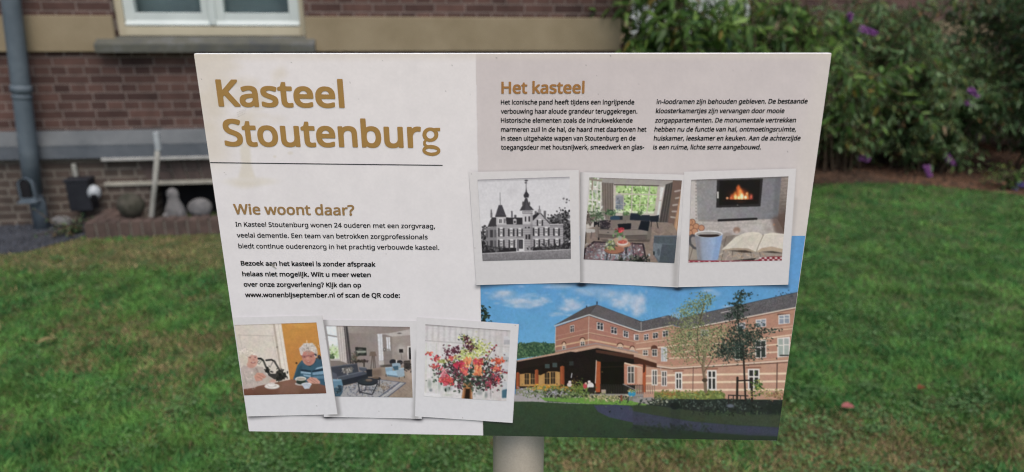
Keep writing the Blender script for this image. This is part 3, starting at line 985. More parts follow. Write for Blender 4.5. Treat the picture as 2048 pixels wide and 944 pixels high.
class Art:
    def __init__(self, x0, y0, x1, y1, bg, ss=2, seed=1):
        self.o = (x0, y0); self.ss = ss
        self.w, self.h = int((x1 - x0) * ss), int((y1 - y0) * ss)
        self.im = np.ones((self.h, self.w, 3)) * hexc(bg)
        self.view(0, 0, 1)
        self.g = np.random.default_rng(seed)

    def view(self, ox, oy, s):
        self.v = (ox, oy, s)
        self.k = self.ss / s
        return self

    def T(self, p):
        p = np.asarray(p, float)
        ox, oy, s = self.v
        return np.stack([(ox + p[..., 0] / s - self.o[0]) * self.ss, (oy + p[..., 1] / s - self.o[1]) * self.ss], -1)

    def _box(self, P, pad):
        x0, y0 = np.floor(P.min(0) - pad).astype(int); x1, y1 = np.ceil(P.max(0) + pad).astype(int) + 1
        x0, y0, x1, y1 = max(x0, 0), max(y0, 0), min(x1, self.w), min(y1, self.h)
        if x1 <= x0 or y1 <= y0: return None
        Y, X = np.mgrid[y0:y1, x0:x1]
        return slice(y0, y1), slice(x0, x1), X + 0.5, Y + 0.5

    def _comp(self, sl, m, col, a, noise):
        if isinstance(col, str): col = hexc(col)
        m = (m * a)[..., None]
        src_ = np.ones(m.shape[:2] + (3,)) * col
        if noise:
            src_ = src_ * (1 + noise * (self.g.normal(0, 1, m.shape[:2])[..., None]))
        self.im[sl] = self.im[sl] * (1 - m) + np.clip(src_, 0, 1) * m

    @staticmethod
    def _blur(m, r):
        r = int(max(1, round(r)))
        for _ in range(2):
            for ax in (0, 1):
                pad = [(0, 0), (0, 0)]; pad[ax] = (r + 1, r)
                c = np.cumsum(np.pad(m, pad, mode='edge'), axis=ax)
                m = (np.take(c, range(2 * r + 1, c.shape[ax]), ax) - np.take(c, range(0, c.shape[ax] - 2 * r - 1), ax)) / (2 * r + 1)
        return m

    def mask(self, P, X, Y):
        r = np.zeros(X.shape, bool)
        n = len(P)
        for i in range(n):
            (xa, ya), (xb, yb) = P[i], P[(i + 1) % n]
            if ya == yb: continue
            c = (ya > Y) != (yb > Y)
            r ^= c & (X < (xb - xa) * (Y - ya) / (yb - ya) + xa)
        return r.astype(float)

    def poly(self, pts, col, a=1.0, soft=0.0, noise=0.0, grad=None):
        P = self.T(pts)
        b = self._box(P, soft * self.k * 2 + 1)
        if b is None: return self
        sy, sx, X, Y = b
        m = self.mask(P, X, Y)
        if soft * self.k >= 0.8: m = self._blur(m, soft * self.k)
        if grad is not None:                     # second colour at the far end of a direction
            c2, ang = grad
            dx, dy = math.cos(R(ang)), math.sin(R(ang))
            pr = P[:, 0] * dx + P[:, 1] * dy
            t = np.clip(((X * dx + Y * dy) - pr.min()) / (np.ptp(pr) + 1e-6), 0, 1)[..., None]
            col = hexc(col) * (1 - t) + hexc(c2) * t
        self._comp((sy, sx), m, col, a, noise)
        return self

    def rect(self, x0, y0, x1, y1, col, **k):
        return self.poly([(x0, y0), (x1, y0), (x1, y1), (x0, y1)], col, **k)

    def ell(self, cx, cy, rx, ry, col, a=1.0, rot=0.0, edge=None, noise=0.0):
        c = self.T((cx, cy)); rx, ry = max(rx * self.k, 0.4), max(ry * self.k, 0.4)
        rm = max(rx, ry)
        b = self._box(np.array([c - rm, c + rm]), 2)
        if b is None: return self
        sy, sx, X, Y = b
        dx, dy = X - c[0], Y - c[1]
        cr_, sr_ = math.cos(rot), math.sin(rot)
        d = np.sqrt(((dx * cr_ + dy * sr_) / rx) ** 2 + ((-dx * sr_ + dy * cr_) / ry) ** 2)
        if edge is None: m = np.clip((1 - d) * min(rx, ry) + 0.5, 0, 1)
        else: m = np.clip((1 - d) / edge, 0, 1); m = m * m * (3 - 2 * m)
        self._comp((sy, sx), m, col, a, noise)
        return self

    def line(self, pts, w, col, a=1.0, noise=0.0):
        P = self.T(pts); hw = max(w * self.k / 2, 0.35)
        b = self._box(P, hw + 2)
        if b is None: return self
        sy, sx, X, Y = b
        d = np.full(X.shape, 1e9)
        for p, q in zip(P, P[1:]):
            e_ = q - p
            t = np.clip(((X - p[0]) * e_[0] + (Y - p[1]) * e_[1]) / (e_ @ e_ + 1e-9), 0, 1)
            d = np.minimum(d, np.hypot(X - p[0] - t * e_[0], Y - p[1] - t * e_[1]))
        self._comp((sy, sx), np.clip(hw - d + 0.5, 0, 1), col, a, noise)
        return self

    def dabs(self, n, cx, cy, sx, sy, r, cols, a=1.0, ratio=0.5, clip=None, uniform=False):
        """a scatter of leaf-like dabs"""
        for i in range(n):
            if uniform: x, y = self.g.uniform(cx - sx, cx + sx), self.g.uniform(cy - sy, cy + sy)
            else: x, y = self.g.normal(cx, sx), self.g.normal(cy, sy)
            if clip is not None and not clip(x, y): continue
            q = r * self.g.uniform(0.6, 1.4)
            c = hexc(cols[self.g.integers(len(cols))]) * self.g.uniform(0.8, 1.2)
            self.ell(x, y, q, q * ratio, np.clip(c, 0, 1), a, self.g.uniform(0, 3.14))
        return self

    def mottle(self, pts, amp, cell, tint=(1, 1, 1)):
        """cloudy brightness variation inside an outline"""
        P = self.T(pts); b = self._box(P, 1)
        if b is None: return self
        sy, sx, X, Y = b
        m = self.mask(P, X, Y)
        nz_ = fbm(X, Y, 1 / (cell * self.k), int(self.g.integers(1000)), 4) - 0.5
        self.im[sy, sx] = np.clip(self.im[sy, sx] * (1 + (m * nz_ * 2 * amp)[..., None] * np.array(tint)), 0, 1)
        return self

    def brick(self, pts, amp=0.05):
        return self.mottle(pts, amp, 6).mottle(pts, amp, 2)

    def window(self, x0, y0, x1, y1, frame, pane, fw=5, cross=True, mull=1, skew=0):
        self.poly([(x0, y0), (x1, y0 + skew), (x1, y1 + skew), (x0, y1)], frame)
        n = mull + 1
        w = (x1 - x0 - fw * (n + 1)) / n
        for i in range(n):
            a = x0 + fw + i * (w + fw)
            s_ = skew * (a - x0) / (x1 - x0 + 1e-6)
            if cross:
                ym = y0 + (y1 - y0) * 0.38
                self.rect(a, y0 + fw + s_, a + w, ym - fw * 0.4 + s_, pane); self.rect(a, ym + fw * 0.5 + s_, a + w, y1 - fw + s_, pane)
            else:
                self.rect(a, y0 + fw + s_, a + w, y1 - fw + s_, pane)
        return self

    def finish(self, lum=0.10, chroma=0.03, blur=1):
        """photographic surface: uneven tone at several scales, slight colour drift, soft focus"""
        h, w = self.h, self.w
        Y, X = np.mgrid[0:h, 0:w]
        im = self.im
        for cell, a in ((14, 0.35), (5, 0.8), (2.2, 1.0)):
            nz_ = fbm(X, Y, 1 / (cell * self.ss), int(self.g.integers(1000)), 3) - 0.5
            im = im * (1 + 2 * a * lum * nz_[..., None])
        for c in range(3):
            im[..., c] += 2 * chroma * (fbm(X, Y, 1 / (12 * self.ss), int(self.g.integers(1000)), 3) - 0.5)
        im = np.clip(im, 0, 1)
        if blur:
            im = np.stack([self._blur(im[..., c], blur) for c in range(3)], -1)
        self.im = im
        return self

    def down(self):
        s = self.ss
        h, w = self.h // s * s, self.w // s * s
        return self.im[:h, :w].reshape(h // s, s, w // s, s, 3).mean((1, 3))

    def sample(self, px):
        im = self.down()
        x = np.clip(px[..., 0] - self.o[0] - 0.5, 0, im.shape[1] - 1.001); y = np.clip(px[..., 1] - self.o[1] - 0.5, 0, im.shape[0] - 1.001)
        xi, yi = x.astype(int), y.astype(int)
        fx, fy = (x - xi)[..., None], (y - yi)[..., None]
        return (im[yi, xi] * (1 - fx) + im[yi, xi + 1] * fx) * (1 - fy) + (im[yi + 1, xi] * (1 - fx) + im[yi + 1, xi + 1] * fx) * fy


INK_K = 1.2                                     # paper white in the shade reads about 0.66: ink reflectance scale


def print_sheet(name, quad, art, z, parent, res=1.0, local=True):
    """a printed sheet: quad = TL, TR, BR, BL as measured; the ink is a fine colour grid on the sheet"""
    q = mm(np.array(quad, float))
    wpx = max(np.hypot(*(np.array(quad[1]) - quad[0])), np.hypot(*(np.array(quad[2]) - quad[3])))
    hpx = max(np.hypot(*(np.array(quad[3]) - quad[0])), np.hypot(*(np.array(quad[2]) - quad[1])))
    nu, nv = max(2, int(wpx * res)), max(2, int(hpx * res))
    u, v = np.meshgrid(np.linspace(0, 1, nu), np.linspace(0, 1, nv))
    u, v = u[..., None], v[..., None]
    p = (q[0] * (1 - u) + q[1] * u) * (1 - v) + (q[3] * (1 - u) + q[2] * u) * v
    if art is not None:
        colr = np.clip(art.sample(hmap(H_, p)), 0, 1)
        colr = colr * 0.86 + colr.mean(-1, keepdims=True) * 0.14      # inks mixed towards grey, partly for the veil of reflected light over the board
        colr = lin(colr) * INK_K
        colr = np.clip(colr, 0.004, 0.86)
    V = np.concatenate([p[..., :1], -p[..., 1:], np.zeros(p.shape[:-1] + (1,))], -1).reshape(-1, 3)
    i = (np.arange(nv - 1)[:, None] * nu + np.arange(nu - 1)[None]).ravel()
    Fc = np.stack([i, i + nu, i + nu + 1, i + 1], 1)
    o = mesh_np(name, V, Fc, M['print'], None, col=colr.reshape(-1, 3), attr='ink')
    if parent is sign:
        on_board(o, z)
    else:
        o.matrix_local = Matrix.Translation((0, 0, z))
        o.parent = parent
    return o


# ---- outlines of the printed sheets, as measured
FR = {  # white photo borders
    'castle': [(936.9, 343.5), (1156.8, 339.5), (1158.3, 564.3), (950.7, 569.2)],
    'sofa': [(1159.5, 344.0), (1372.0, 349.0), (1353.9, 574.0), (1158.0, 564.8)],
    'hearth': [(1367.0, 343.0), (1591.0, 336.5), (1573.7, 568.4), (1354.1, 573.4)],
    'ladies': [(465.4, 634.0), (642.9, 629.7), (672.6, 827.2), (492.9, 831.6)],
    'lounge': [(640.0, 638.5), (838.0, 641.0), (840.9, 836.4), (645.1, 832.3)],
    'bouquet': [(832.2, 633.0), (1035.6, 647.1), (1022.2, 844.4), (827.2, 831.2)]}
PIC = {
    'castle': [(954.2, 358.9), (1138.0, 352.9), (1140.0, 516.6), (963.6, 521.2)],
    'sofa': [(1177.6, 354.0), (1362.2, 360.3), (1346.5, 525.6), (1165.2, 517.9)],
    'hearth': [(1380.9, 358.9), (1575.0, 352.0), (1560.7, 520.1), (1374.2, 524.2)],
    'ladies': [(467.6, 648.7), (631.3, 643.6), (650.5, 785.2), (486.6, 789.3)],
    'lounge': [(649.1, 649.8), (817.6, 652.6), (822.7, 793.8), (667.3, 791.5)],
    'bouquet': [(848.8, 647.1), (1018.6, 659.7), (1009.6, 800.6), (845.6, 790.8)]}


def cast_prints(A, dark=0.5):
    """the printed drop shadows that are part of the layout"""
    A.view(0, 0, 1)
    for k in ('sofa', 'castle', 'hearth'):
        q = FR[k]
        A.poly([q[3], (q[3][0] + 60, q[3][1] - 20), (q[2][0] - 60, q[2][1] - 20), q[2], (q[2][0] + 3, q[2][1] + 7), ((q[2][0] + q[3][0]) / 2, (q[2][1] + q[3][1]) / 2 - 2), (q[3][0] - 3, q[3][1] + 7)], '#1c2028', a=dark, soft=3.0)
        A.poly([q[0], q[1], q[2], (q[2][0] + 4, q[2][1] - 6), (q[1][0] + 1, q[1][1] + 60)], '#303038', a=dark * 0.35, soft=3.0)
    A.ell(1161, 569, 15, 7, '#0c121c', 0.75, edge=0.8)
    A.ell(1353, 577, 14, 6, '#0c121c', 0.6, edge=0.9)
    for k in ('lounge', 'ladies', 'bouquet'):
        q = FR[k]
        A.poly([q[3], (q[3][0] + 40, q[3][1] - 20), (q[2][0] - 40, q[2][1] - 20), q[2], (q[2][0] + 1, q[2][1] + 6), ((q[2][0] + q[3][0]) / 2, (q[2][1] + q[3][1]) / 2), (q[3][0] + 1, q[3][1] + 6)], '#26242a', a=dark * 1.0, soft=2.6)
    A.ell(652, 834, 16, 5, '#202024', 0.6, edge=0.9)
    A.ell(832, 838, 16, 5, '#202024', 0.6, edge=0.9)


# ---- layout sheet: pale left panel, warm right panel, watermark tree, wear
A = Art(380, 100, 1672, 890, '#cfc9cb', ss=1, seed=5)
A.poly([(380, 100), (951, 100), (962, 890), (380, 890)], '#d8d1cf', grad=('#cfcdd1', 90))
A.poly([(951.5, 100), (1680, 100), (1680, 890), (962, 890), (955, 345)], '#c2b7b5', grad=('#cbc5c4', 90))
A.poly([(1640, 100), (1680, 100), (1680, 480), (1560, 480)], '#cbc2b8', a=0.5, soft=14)
A.poly([(380, 100), (1680, 100), (1680, 116), (380, 118)], '#cfc3b4', a=0.55, soft=5)
g_ = np.random.default_rng(21)
for i in range(46):                              # washed-out crown of the watermark tree
    A.ell(g_.normal(480, 55), g_.normal(205, 48), g_.uniform(12, 40), g_.uniform(10, 28), '#c3b59c', 0.20, edge=1.0)
A.poly([(380, 100), (470, 100), (440, 220), (460, 330), (400, 330)], '#c6b9a4', a=0.5, soft=16)
A.poly([(479, 285), (499, 285), (502, 330), (510, 356), (476, 356), (482, 330)], '#cbc2b2', a=0.75, soft=2)
A.ell(500, 363, 72, 13, '#cbc2b2', 0.55, edge=0.7)
A.ell(490, 370, 40, 12, '#c6bcac', 0.4, edge=0.8)
A.ell(580, 306, 8, 5, '#c9bfae', 0.5, edge=0.7).ell(549, 313, 5, 4, '#c9bfae', 0.5, edge=0.7)
for y0 in (222, 226, 230):
    A.line([(474, y0 + 4), (492, y0 - 4)], 0.6, '#8b8478', 0.6)
A.mottle([(380, 100), (1680, 100), (1680, 890), (380, 890)], 0.020, 30, (1, 1, 0.96))
A.mottle([(380, 100), (1680, 100), (1680, 890), (380, 890)], 0.015, 4)
for (x_, y_, r_) in ((403, 158, 1.3), (583, 125, 1.1), (700, 165, 1.2), (666, 168, 0.9), (717, 198, 0.9), (891, 182, 1.1), (904, 131, 1.2), (765, 121, 1.0), (768, 119, 0.7), (940, 189, 0.9), (448, 345, 1.0), (451, 349, 0.9), (930, 356, 0.8), (993, 116, 1.3), (1221, 112, 1.5), (1172, 131, 1.1), (1193, 151, 1.0), (1277, 168, 0.9), (1196, 188, 1.0), (1108, 197, 1.0), (1503, 213.5, 1.3), (1578, 250.5, 1.5), (1554.5, 267, 1.5), (1574, 303, 1.2), (1466, 141, 0.9), (1502, 141, 0.9), (1055, 210, 0.9), (1207, 231, 0.9), (770.5, 507.5, 1.2), (763, 401, 0.8), (760, 468, 0.7), (570, 566, 0.8), (848, 806, 1.0), (780, 850, 1.0), (560, 850, 0.8), (1005, 186, 0.8)):
    A.ell(x_, y_, r_, r_, '#3c3632', 0.8, edge=0.8)
A.line([(1561, 267), (1567, 266.6)], 1.2, '#8b7d72', 0.6)
cast_prints(A, 0.55)
lay = print_sheet('printed_layout', [(388.2, 108.2), (1662.8, 107.2), (1550, 881), (495, 862)], A, 0.0004, sign, res=0.62)

# ---- large colour photograph of the house
A = Art(956, 466, 1612, 886, '#3f80c2', seed=3)
A.poly([(950, 460), (1615, 460), (1615, 730), (950, 730)], '#4a86c0', grad=('#5fa3d0', 90))
A.poly([(1560, 460), (1615, 460), (1600, 600), (1540, 600)], '#5b98d0', a=0.6, soft=10)
A.view(950, 560, 5.9)
for (x_, y_, w_, h_, a_) in ((330, 160, 200, 75, .75), (480, 250, 240, 80, .8), (700, 270, 160, 70, .7), (800, 235, 120, 60, .55), (560, 310, 200, 40, .5), (220, 200, 140, 50, .4), (1110, 260, 130, 80, .75), (1090, 330, 190, 70, .6), (1200, 300, 120, 70, .6), (960, 400, 150, 40, .4), (1000, 70, 260, 60, .45), (1350, 130, 330, 90, .4), (1780, 200, 130, 110, .75), (1700, 270, 190, 80, .75), (1880, 310, 130, 110, .8), (1600, 180, 220, 110, .45), (1950, 240, 90, 120, .6), (900, 420, 60, 20, .3), (620, 180, 200, 45, .35)):
    A.ell(x_, y_, w_, h_, '#b7bdcc', a_, edge=1.0)
    for i in range(7):
        A.ell(x_ + A.g.normal(0, w_ * .5), y_ + A.g.normal(0, h_ * .45), w_ * .3, h_ * .35, '#c0c4d0', a_ * .45, edge=1.0)
A.view(1270, 560, 5.9)
for (x_, y_, w_, h_, a_) in ((20, 230, 120, 90, .7), (60, 360, 100, 60, .6), (0, 400, 90, 60, .6), (850, 120, 130, 40, .55), (940, 160, 90, 50, .35), (1070, 310, 90, 25, .6), (470, 420, 120, 60, .4)):
    A.ell(x_, y_, w_, h_, '#bcc2d0', a_, edge=1.0)
A.view(0, 0, 1)
A.mottle([(950, 460), (1615, 460), (1615, 730), (950, 730)], 0.03, 10)
# trees left
A.view(950, 560, 5.9)
A.dabs(70, 80, 420, 40, 50, 16, ['#1d2b22', '#2b3c2c', '#16201c'])
A.poly([(480, 745), (560, 750), (680, 725), (780, 740), (930, 745), (940, 860), (480, 930)], '#3d5a40')
A.dabs(420, 700, 820, 225, 85, 12, ['#34523a', '#4d6c48', '#26402e', '#5d7a52', '#2d4a35'], clip=lambda x, y: y > 745 - 15 * math.sin(x / 40) and x < 945, uniform=True)
# front block
A.poly([(940, 548), (1330, 415), (1325, 790), (930, 860)], '#9c6a5a').poly([(1328, 415), (1960, 620), (1960, 900), (1325, 790)], '#a37060')
A.brick([(930, 415), (1960, 415), (1960, 900), (930, 900)], 0.06)
for (p_, q_, w_, c_) in (((945, 660), (1325, 572), 4, '#b98f78'), ((1328, 565), (1950, 690), 5, '#b58a74'), ((943, 712), (1325, 622), 8, '#c4a184'), ((1328, 617), (1950, 740), 8, '#c6a486'), ((940, 782), (1325, 706), 17, '#c6a07c'), ((1328, 700), (1950, 815), 19, '#c8a480')):
    A.line([p_, q_], w_, c_)
for (p_, q_) in (((943, 719), (1325, 629)), ((1328, 625), (1950, 749))):
    A.line([p_, q_], 3, '#6e463c')
A.line([(938, 550), (928, 830)], 6, '#cdbfb6').line([(1330, 420), (1320, 760)], 6, '#c9b5aa')
A.poly([(918, 532), (1290, 322), (1422, 288), (1332, 400)], '#4f4a4b').poly([(1420, 288), (1960, 492), (1960, 608), (1332, 400)], '#5d595b')
A.mottle([(918, 532), (1290, 322), (1422, 288), (1960, 492), (1960, 608), (1332, 400)], 0.22, 5)
A.line([(1422, 290), (1334, 400)], 5, '#3d3a3c').line([(1422, 288), (1960, 492)], 4, '#3a383b')
A.line([(922, 540), (1332, 406)], 9, '#cdbfb4').line([(1332, 406), (1960, 618)], 11, '#cdbfb4')
A.line([(940, 553), (1328, 421)], 5, '#54372f').line([(1334, 420), (1960, 632)], 6, '#54372f')
A.ell(1426, 268, 7, 20, '#22262e').ell(1303, 312, 6, 14, '#22262e').line([(1472, 140), (1472, 300)], 2, '#a9b4c8', 0.7)
A.window(1107, 535, 1156, 618, '#cbc0ba', '#3c3a3c', 6, skew=-10)
for (a0, b0, a1, b1) in ((1422, 492, 1502, 584), (1586, 546, 1662, 628), (1732, 590, 1797, 668), (1858, 632, 1920, 704)):
    A.line([(a0 - 4, b0 - 4), (a1 + 6, b0 + 20)], 7, '#5b382f')
    A.window(a0, b0, a1, b1, '#cdc6c2', '#2d2f34', 8, skew=16)
for (x0, x1, yt, yb) in ((1008, 1062, 722, 822), (1218, 1287, 672, 776), (1656, 1736, 738, 800), (1806, 1872, 772, 836)):
    A.ell((x0 + x1) / 2, yt + 34, (x1 - x0) / 2, 36, '#573329').rect(x0, yt + 34, x1, yb, '#b98e76')
    A.ell((x0 + x1) / 2, yt + 40, (x1 - x0) / 2 - 8, 30, '#c8a78d').window(x0 + 8, yt + 50, x1 - 8, yb, '#d0c4b8', '#3d3a3b', 6)
# middle and right block
A.view(1270, 560, 5.9)
A.poly([(-20, 625), (60, 608), (430, 535), (600, 575), (1890, 325), (1860, 1040), (-20, 1040)], '#ae7f6a')
A.brick([(-20, 535), (1890, 325), (1860, 960), (-20, 960)], 0.07)
A.poly([(-15, 468), (55, 490), (380, 415), (495, 458), (470, 520), (60, 602), (-15, 580)], '#595557')
A.poly([(425, 528), (520, 445), (1910, 140), (1890, 318), (600, 572)], '#5c595c')
A.mottle([(-15, 468), (380, 415), (520, 445), (1910, 140), (1890, 318), (600, 572), (60, 602), (-15, 580)], 0.34, 8)
A.line([(56, 490), (58, 590)], 6, '#bdb5b0').line([(380, 415), (430, 500)], 5, '#3c3a3c').line([(-15, 468), (55, 490), (380, 415), (500, 460)], 4, '#38363a').line([(800, 385), (1910, 140)], 5, '#37363a')
A.line([(-20, 590), (60, 605), (435, 530)], 10, '#cfc0b4').line([(600, 574), (1890, 320)], 13, '#cfc2b4').line([(-20, 604), (60, 618), (430, 545)], 5, '#553a32').line([(600, 588), (1885, 337)], 6, '#553a32')
A.line([(1000, 385), (1110, 358)], 7, '#cfcac6').line([(300, 440), (345, 432)], 5, '#c9c0bb').line([(1678, 90), (1678, 185)], 2, '#9fb6d0', .7).line([(180, 320), (180, 440)], 2, '#9fb6d0', .6)
A.dabs(26, 1780, 165, 60, 16, 7, ['#22303a', '#2e3a40'])
for y0, y1, w_ in ((745, 690, 6), (815, 775, 14)):
    A.line([(0, y0), (430, y1)], w_, '#d8bea2')
for xa, ya, xb, yb, w_ in ((560, 690, 1850, 535, 5), (560, 705, 1850, 570, 9), (1100, 745, 1860, 640, 16), (1100, 815, 1860, 735, 16), (1100, 880, 1850, 835, 17), (430, 770, 1100, 740, 12), (380, 850, 1100, 815, 12), (380, 920, 1100, 890, 12)):
    A.line([(xa, ya), (xb, yb)], w_, '#d8bea2')
for (a0, b0, a1, b1) in ((88, 640, 146, 712), (192, 620, 258, 692), (308, 596, 378, 672)):
    A.window(a0, b0, a1, b1, '#cdc5c0', '#2d2f33', 7, skew=-10)
A.window(-20, 640, 30, 712, '#cdc5c0', '#2d2f33', 7)
A.rect(1665, 395, 1815, 412, '#5b3a31')
A.window(1675, 412, 1812, 522, '#cdc8c6', '#858c9a', 11, skew=-14).window(1408, 465, 1532, 560, '#c9c4c1', '#7d8592', 10, skew=-14).window(1190, 505, 1285, 585, '#c0bbb7', '#6b727c', 9, skew=-10).window(758, 585, 852, 660, '#bdb7ad', '#4a4f4d', 8).window(600, 605, 665, 675, '#b5b0a4', '#444a48', 7)
A.window(1662, 680, 1812, 912, '#d2cbc4', '#9aa39c', 14, skew=-14).window(1402, 710, 1530, 922, '#cbc4be', '#30322f', 12, skew=-10).window(1160, 745, 1270, 940, '#bdb8ae', '#343833', 11)
A.rect(1690, 880, 1800, 895, '#2a2a28')
A.ell(210, 800, 40, 34, '#5a362c').window(75, 822, 138, 890, '#cdc2b8', '#47403f', 7).window(182, 812, 248, 900, '#cdc4bc', '#3f3d40', 8).window(288, 790, 362, 960, '#ccc8c6', '#a9a9ad', 8)
# lower half
A.view(950, 710, 5.394)
A.poly([(420, 60), (850, -10), (1850, 40), (1850, 480), (420, 480)], '#201a18')
A.view(1270, 710, 5.394)
A.poly([(-20, 70), (380, 130), (1700, 50), (1700, 480), (-20, 480)], '#b68a74')
A.brick([(-20, 60), (1700, 50), (1700, 480), (-20, 480)], 0.07)
for y0, y1 in ((215, 195), (295, 280), (375, 370)):
    A.line([(340, y0), (1700, y1)], 22, '#dcc2a4').line([(-20, y0 + 12), (340, y0)], 15, '#d6ba9a')
A.line([(-20, 88), (380, 138), (1000, 100), (1700, 52)], 15, '#d0bba6').line([(-20, 102), (380, 152), (1000, 116), (1700, 72)], 7, '#4e352d').line([(-20, 70), (380, 118), (1000, 76), (1700, 25)], 6, '#caa687')
for (a0, b0, a1, b1) in ((35, 135, 80, 320), (163, 155, 226, 325), (268, 168, 330, 335)):
    A.window(a0, b0, a1, b1, '#cfc6bd', '#4a4846', 11)
for (a0, b0, a1, b1) in ((415, 180, 494, 372), (760, 158, 862, 378), (1200, 145, 1328, 372)):
    A.line([(a0 - 15, b0 - 10), (a1 + 10, b0 - 14)], 14, '#8c5b49')
    A.window(a0, b0, a1, b1, '#d2cbc4', '#2f2f2e', 16)
A.line([(612, 130), (606, 385)], 7, '#574039').line([(1517, 82), (1510, 400)], 10, '#4b3833').line([(262, 120), (262, 180)], 6, '#b3a79e')
# glazed veranda
A.view(950, 560, 5.9)
A.poly([(480, 985), (1425, 785), (1960, 880), (1960, 1100), (480, 1100)], '#1d1715')
A.poly([(480, 945), (1425, 762), (1960, 870), (1960, 900), (1425, 800), (480, 985)], '#b08b74').line([(480, 968), (1425, 778), (1960, 884)], 6, '#c9a88e').line([(940, 838), (1410, 745), (1900, 850)], 14, '#8d8886', .8)
A.view(950, 710, 5.394)
A.poly([(430, 72), (860, -6), (1020, -40), (1750, 70), (1770, 100), (1320, 60), (1290, 330), (950, 320), (430, 350)], '#1d1715')
A.mottle([(900, -40), (1300, -40), (1290, 320), (950, 320)], 0.3, 10)
A.poly([(430, 75), (900, -8), (900, 110), (640, 160), (430, 200)], '#241b17')
A.rect(466, 195, 635, 335, '#b1854c').rect(668, 175, 900, 335, '#b4884e')
for i in range(9):
    A.line([(480 + i * 48, 185), (480 + i * 48, 335)], 3, '#8d6436', .7)
for (a0, b0, a1, b1) in ((520, 200, 566, 312), (585, 195, 628, 310), (735, 185, 788, 310), (800, 180, 850, 308)):
    A.rect(a0, b0, a1, b1, '#33291f').line([((a0 + a1) / 2, b0), ((a0 + a1) / 2, b1)], 4, '#c29a62').line([(a0, (b0 + b1) / 2), (a1, (b0 + b1) / 2)], 4, '#c29a62')
A.poly([(470, 150), (900, 70), (900, 180), (800, 165), (690, 215), (560, 190), (470, 205)], '#1f1814')
A.rect(740, 95, 790, 140, '#3f4a48').rect(820, 80, 870, 130, '#3f4a48').rect(1000, 65, 1050, 110, '#2e3230')
for (a0, b0, a1, b1) in ((428, 180, 464, 362), (632, 150, 670, 332), (903, 112, 950, 318)):
    A.poly([(a0, b0 + 10), ((a0 + a1) / 2, b0), (a1, b0 + 10), (a1, b1), (a0, b1)], '#a9552f', grad=('#7d3a22', 0))
A.poly([(1288, 60), (1340, 70), (1335, 400), (1282, 400)], '#a34d2b').line([(1294, 55), (1282, 300)], 9, '#c9b8ac')
A.rect(1345, 70, 1590, 420, '#16130f').rect(1590, 95, 1800, 320, '#b57a62')
A.poly([(1590, 90), (1800, 150), (1800, 130), (1600, 75)], '#d0b69c')
A.window(1625, 115, 1705, 305, '#d0c6bc', '#4d4a46', 9).rect(1735, 130, 1790, 310, '#c49a80')
A.line([(1345, 130), (1590, 120)], 4, '#3a2b22').line([(1350, 180), (1360, 180)], 8, '#8d6a3a')
A.poly([(1745, 0), (1800, 10), (1800, 60), (1290, -30), (1290, -60)], '#4a2f25')
# canopy tip on the right-hand part
A.view(1270, 560, 5.9)
A.poly([(-30, 868), (0, 872), (240, 944), (240, 985), (0, 912), (-30, 905)], '#b48f78').poly([(-30, 905), (0, 908), (240, 980), (240, 1030), (-30, 975)], '#48291f')
A.view(1270, 710, 5.394)
A.poly([(70, 70), (102, 75), (100, 400), (62, 400)], '#a9512f').poly([(70, 60), (105, 70), (90, 180), (70, 190)], '#4a271c')
# ground
A.view(0, 0, 1)
A.poly([(950, 790), (1620, 800), (1620, 890), (950, 890)], '#2f4030', grad=('#2b392b', 90))
A.view(950, 710, 5.394)
A.poly([(400, 430), (720, 420), (760, 500), (1500, 540), (400, 520)], '#9b9698')
A.poly([(690, 455), (1200, 455), (1850, 500), (1850, 545), (1300, 530), (740, 492)], '#648f3c', noise=.06)
A.poly([(400, 500), (620, 500), (1000, 520), (1300, 528), (1850, 545), (1850, 960), (60, 960), (60, 720), (400, 720)], '#33462f', grad=('#2b3a2b', 90))
A.mottle([(60, 490), (1850, 490), (1850, 960), (60, 960)], 0.16, 12)
A.poly([(420, 365), (560, 345), (700, 345), (740, 395), (720, 430), (420, 432)], '#7d7f68')
A.dabs(150, 570, 395, 85, 22, 9, ['#8f8a98', '#6f7a58', '#a39bab', '#5d6a48'])
A.dabs(170, 760, 350, 90, 16, 9, ['#c1892c', '#cf9a38', '#7f8a3c', '#b5762a'])
A.dabs(150, 960, 360, 60, 14, 9, ['#bd7230', '#c8853a', '#7f7a36'])
A.dabs(420, 960, 410, 150, 36, 11, ['#5d7240', '#75884e', '#4a5c36', '#8a8d74', '#3e5030'], clip=lambda x, y: y < 468)
A.dabs(120, 1120, 350, 50, 32, 11, ['#5f7434', '#738338', '#4b5c2e'])
A.dabs(60, 820, 410, 70, 16, 9, ['#9a94a3', '#8b8a90'])
A.dabs(26, 1060, 290, 22, 28, 8, ['#b59a4a', '#8a7d3c'], ratio=.3)
A.ell(1002, 318, 26, 22, '#c4b8b0').ell(1007, 291, 17, 17, '#c2a89c').ell(1007, 284, 16, 10, '#cfc6c2')
A.ell(1172, 330, 22, 30, '#b5404a').ell(1180, 303, 12, 13, '#c9a08c').ell(1230, 330, 36, 38, '#cfcac8').ell(1215, 288, 16, 16, '#c9b0a4').ell(1216, 282, 15, 10, '#d6d0cc').rect(1205, 345, 1270, 400, '#2b2724')
A.line([(1030, 195), (1022, 240)], 10, '#b3b3b8')
for x_ in range(1345, 1790, 26):
    A.line([(x_, 315), (x_, 415)], 5, '#3a3836').line([(x_ + 12, 330), (x_ + 10, 410)], 3, '#5c5650')
A.line([(1330, 318), (1790, 325)], 4, '#2c2a2a').rect(1345, 370, 1395, 412, '#a59384').line([(1580, 310), (1730, 380)], 8, '#8d8a8c')
A.rect(1220, 415, 1800, 440, '#8a8580').rect(1640, 440, 1800, 492, '#7b7673').line([(1740, 455), (1850, 470)], 10, '#a9a4a2')
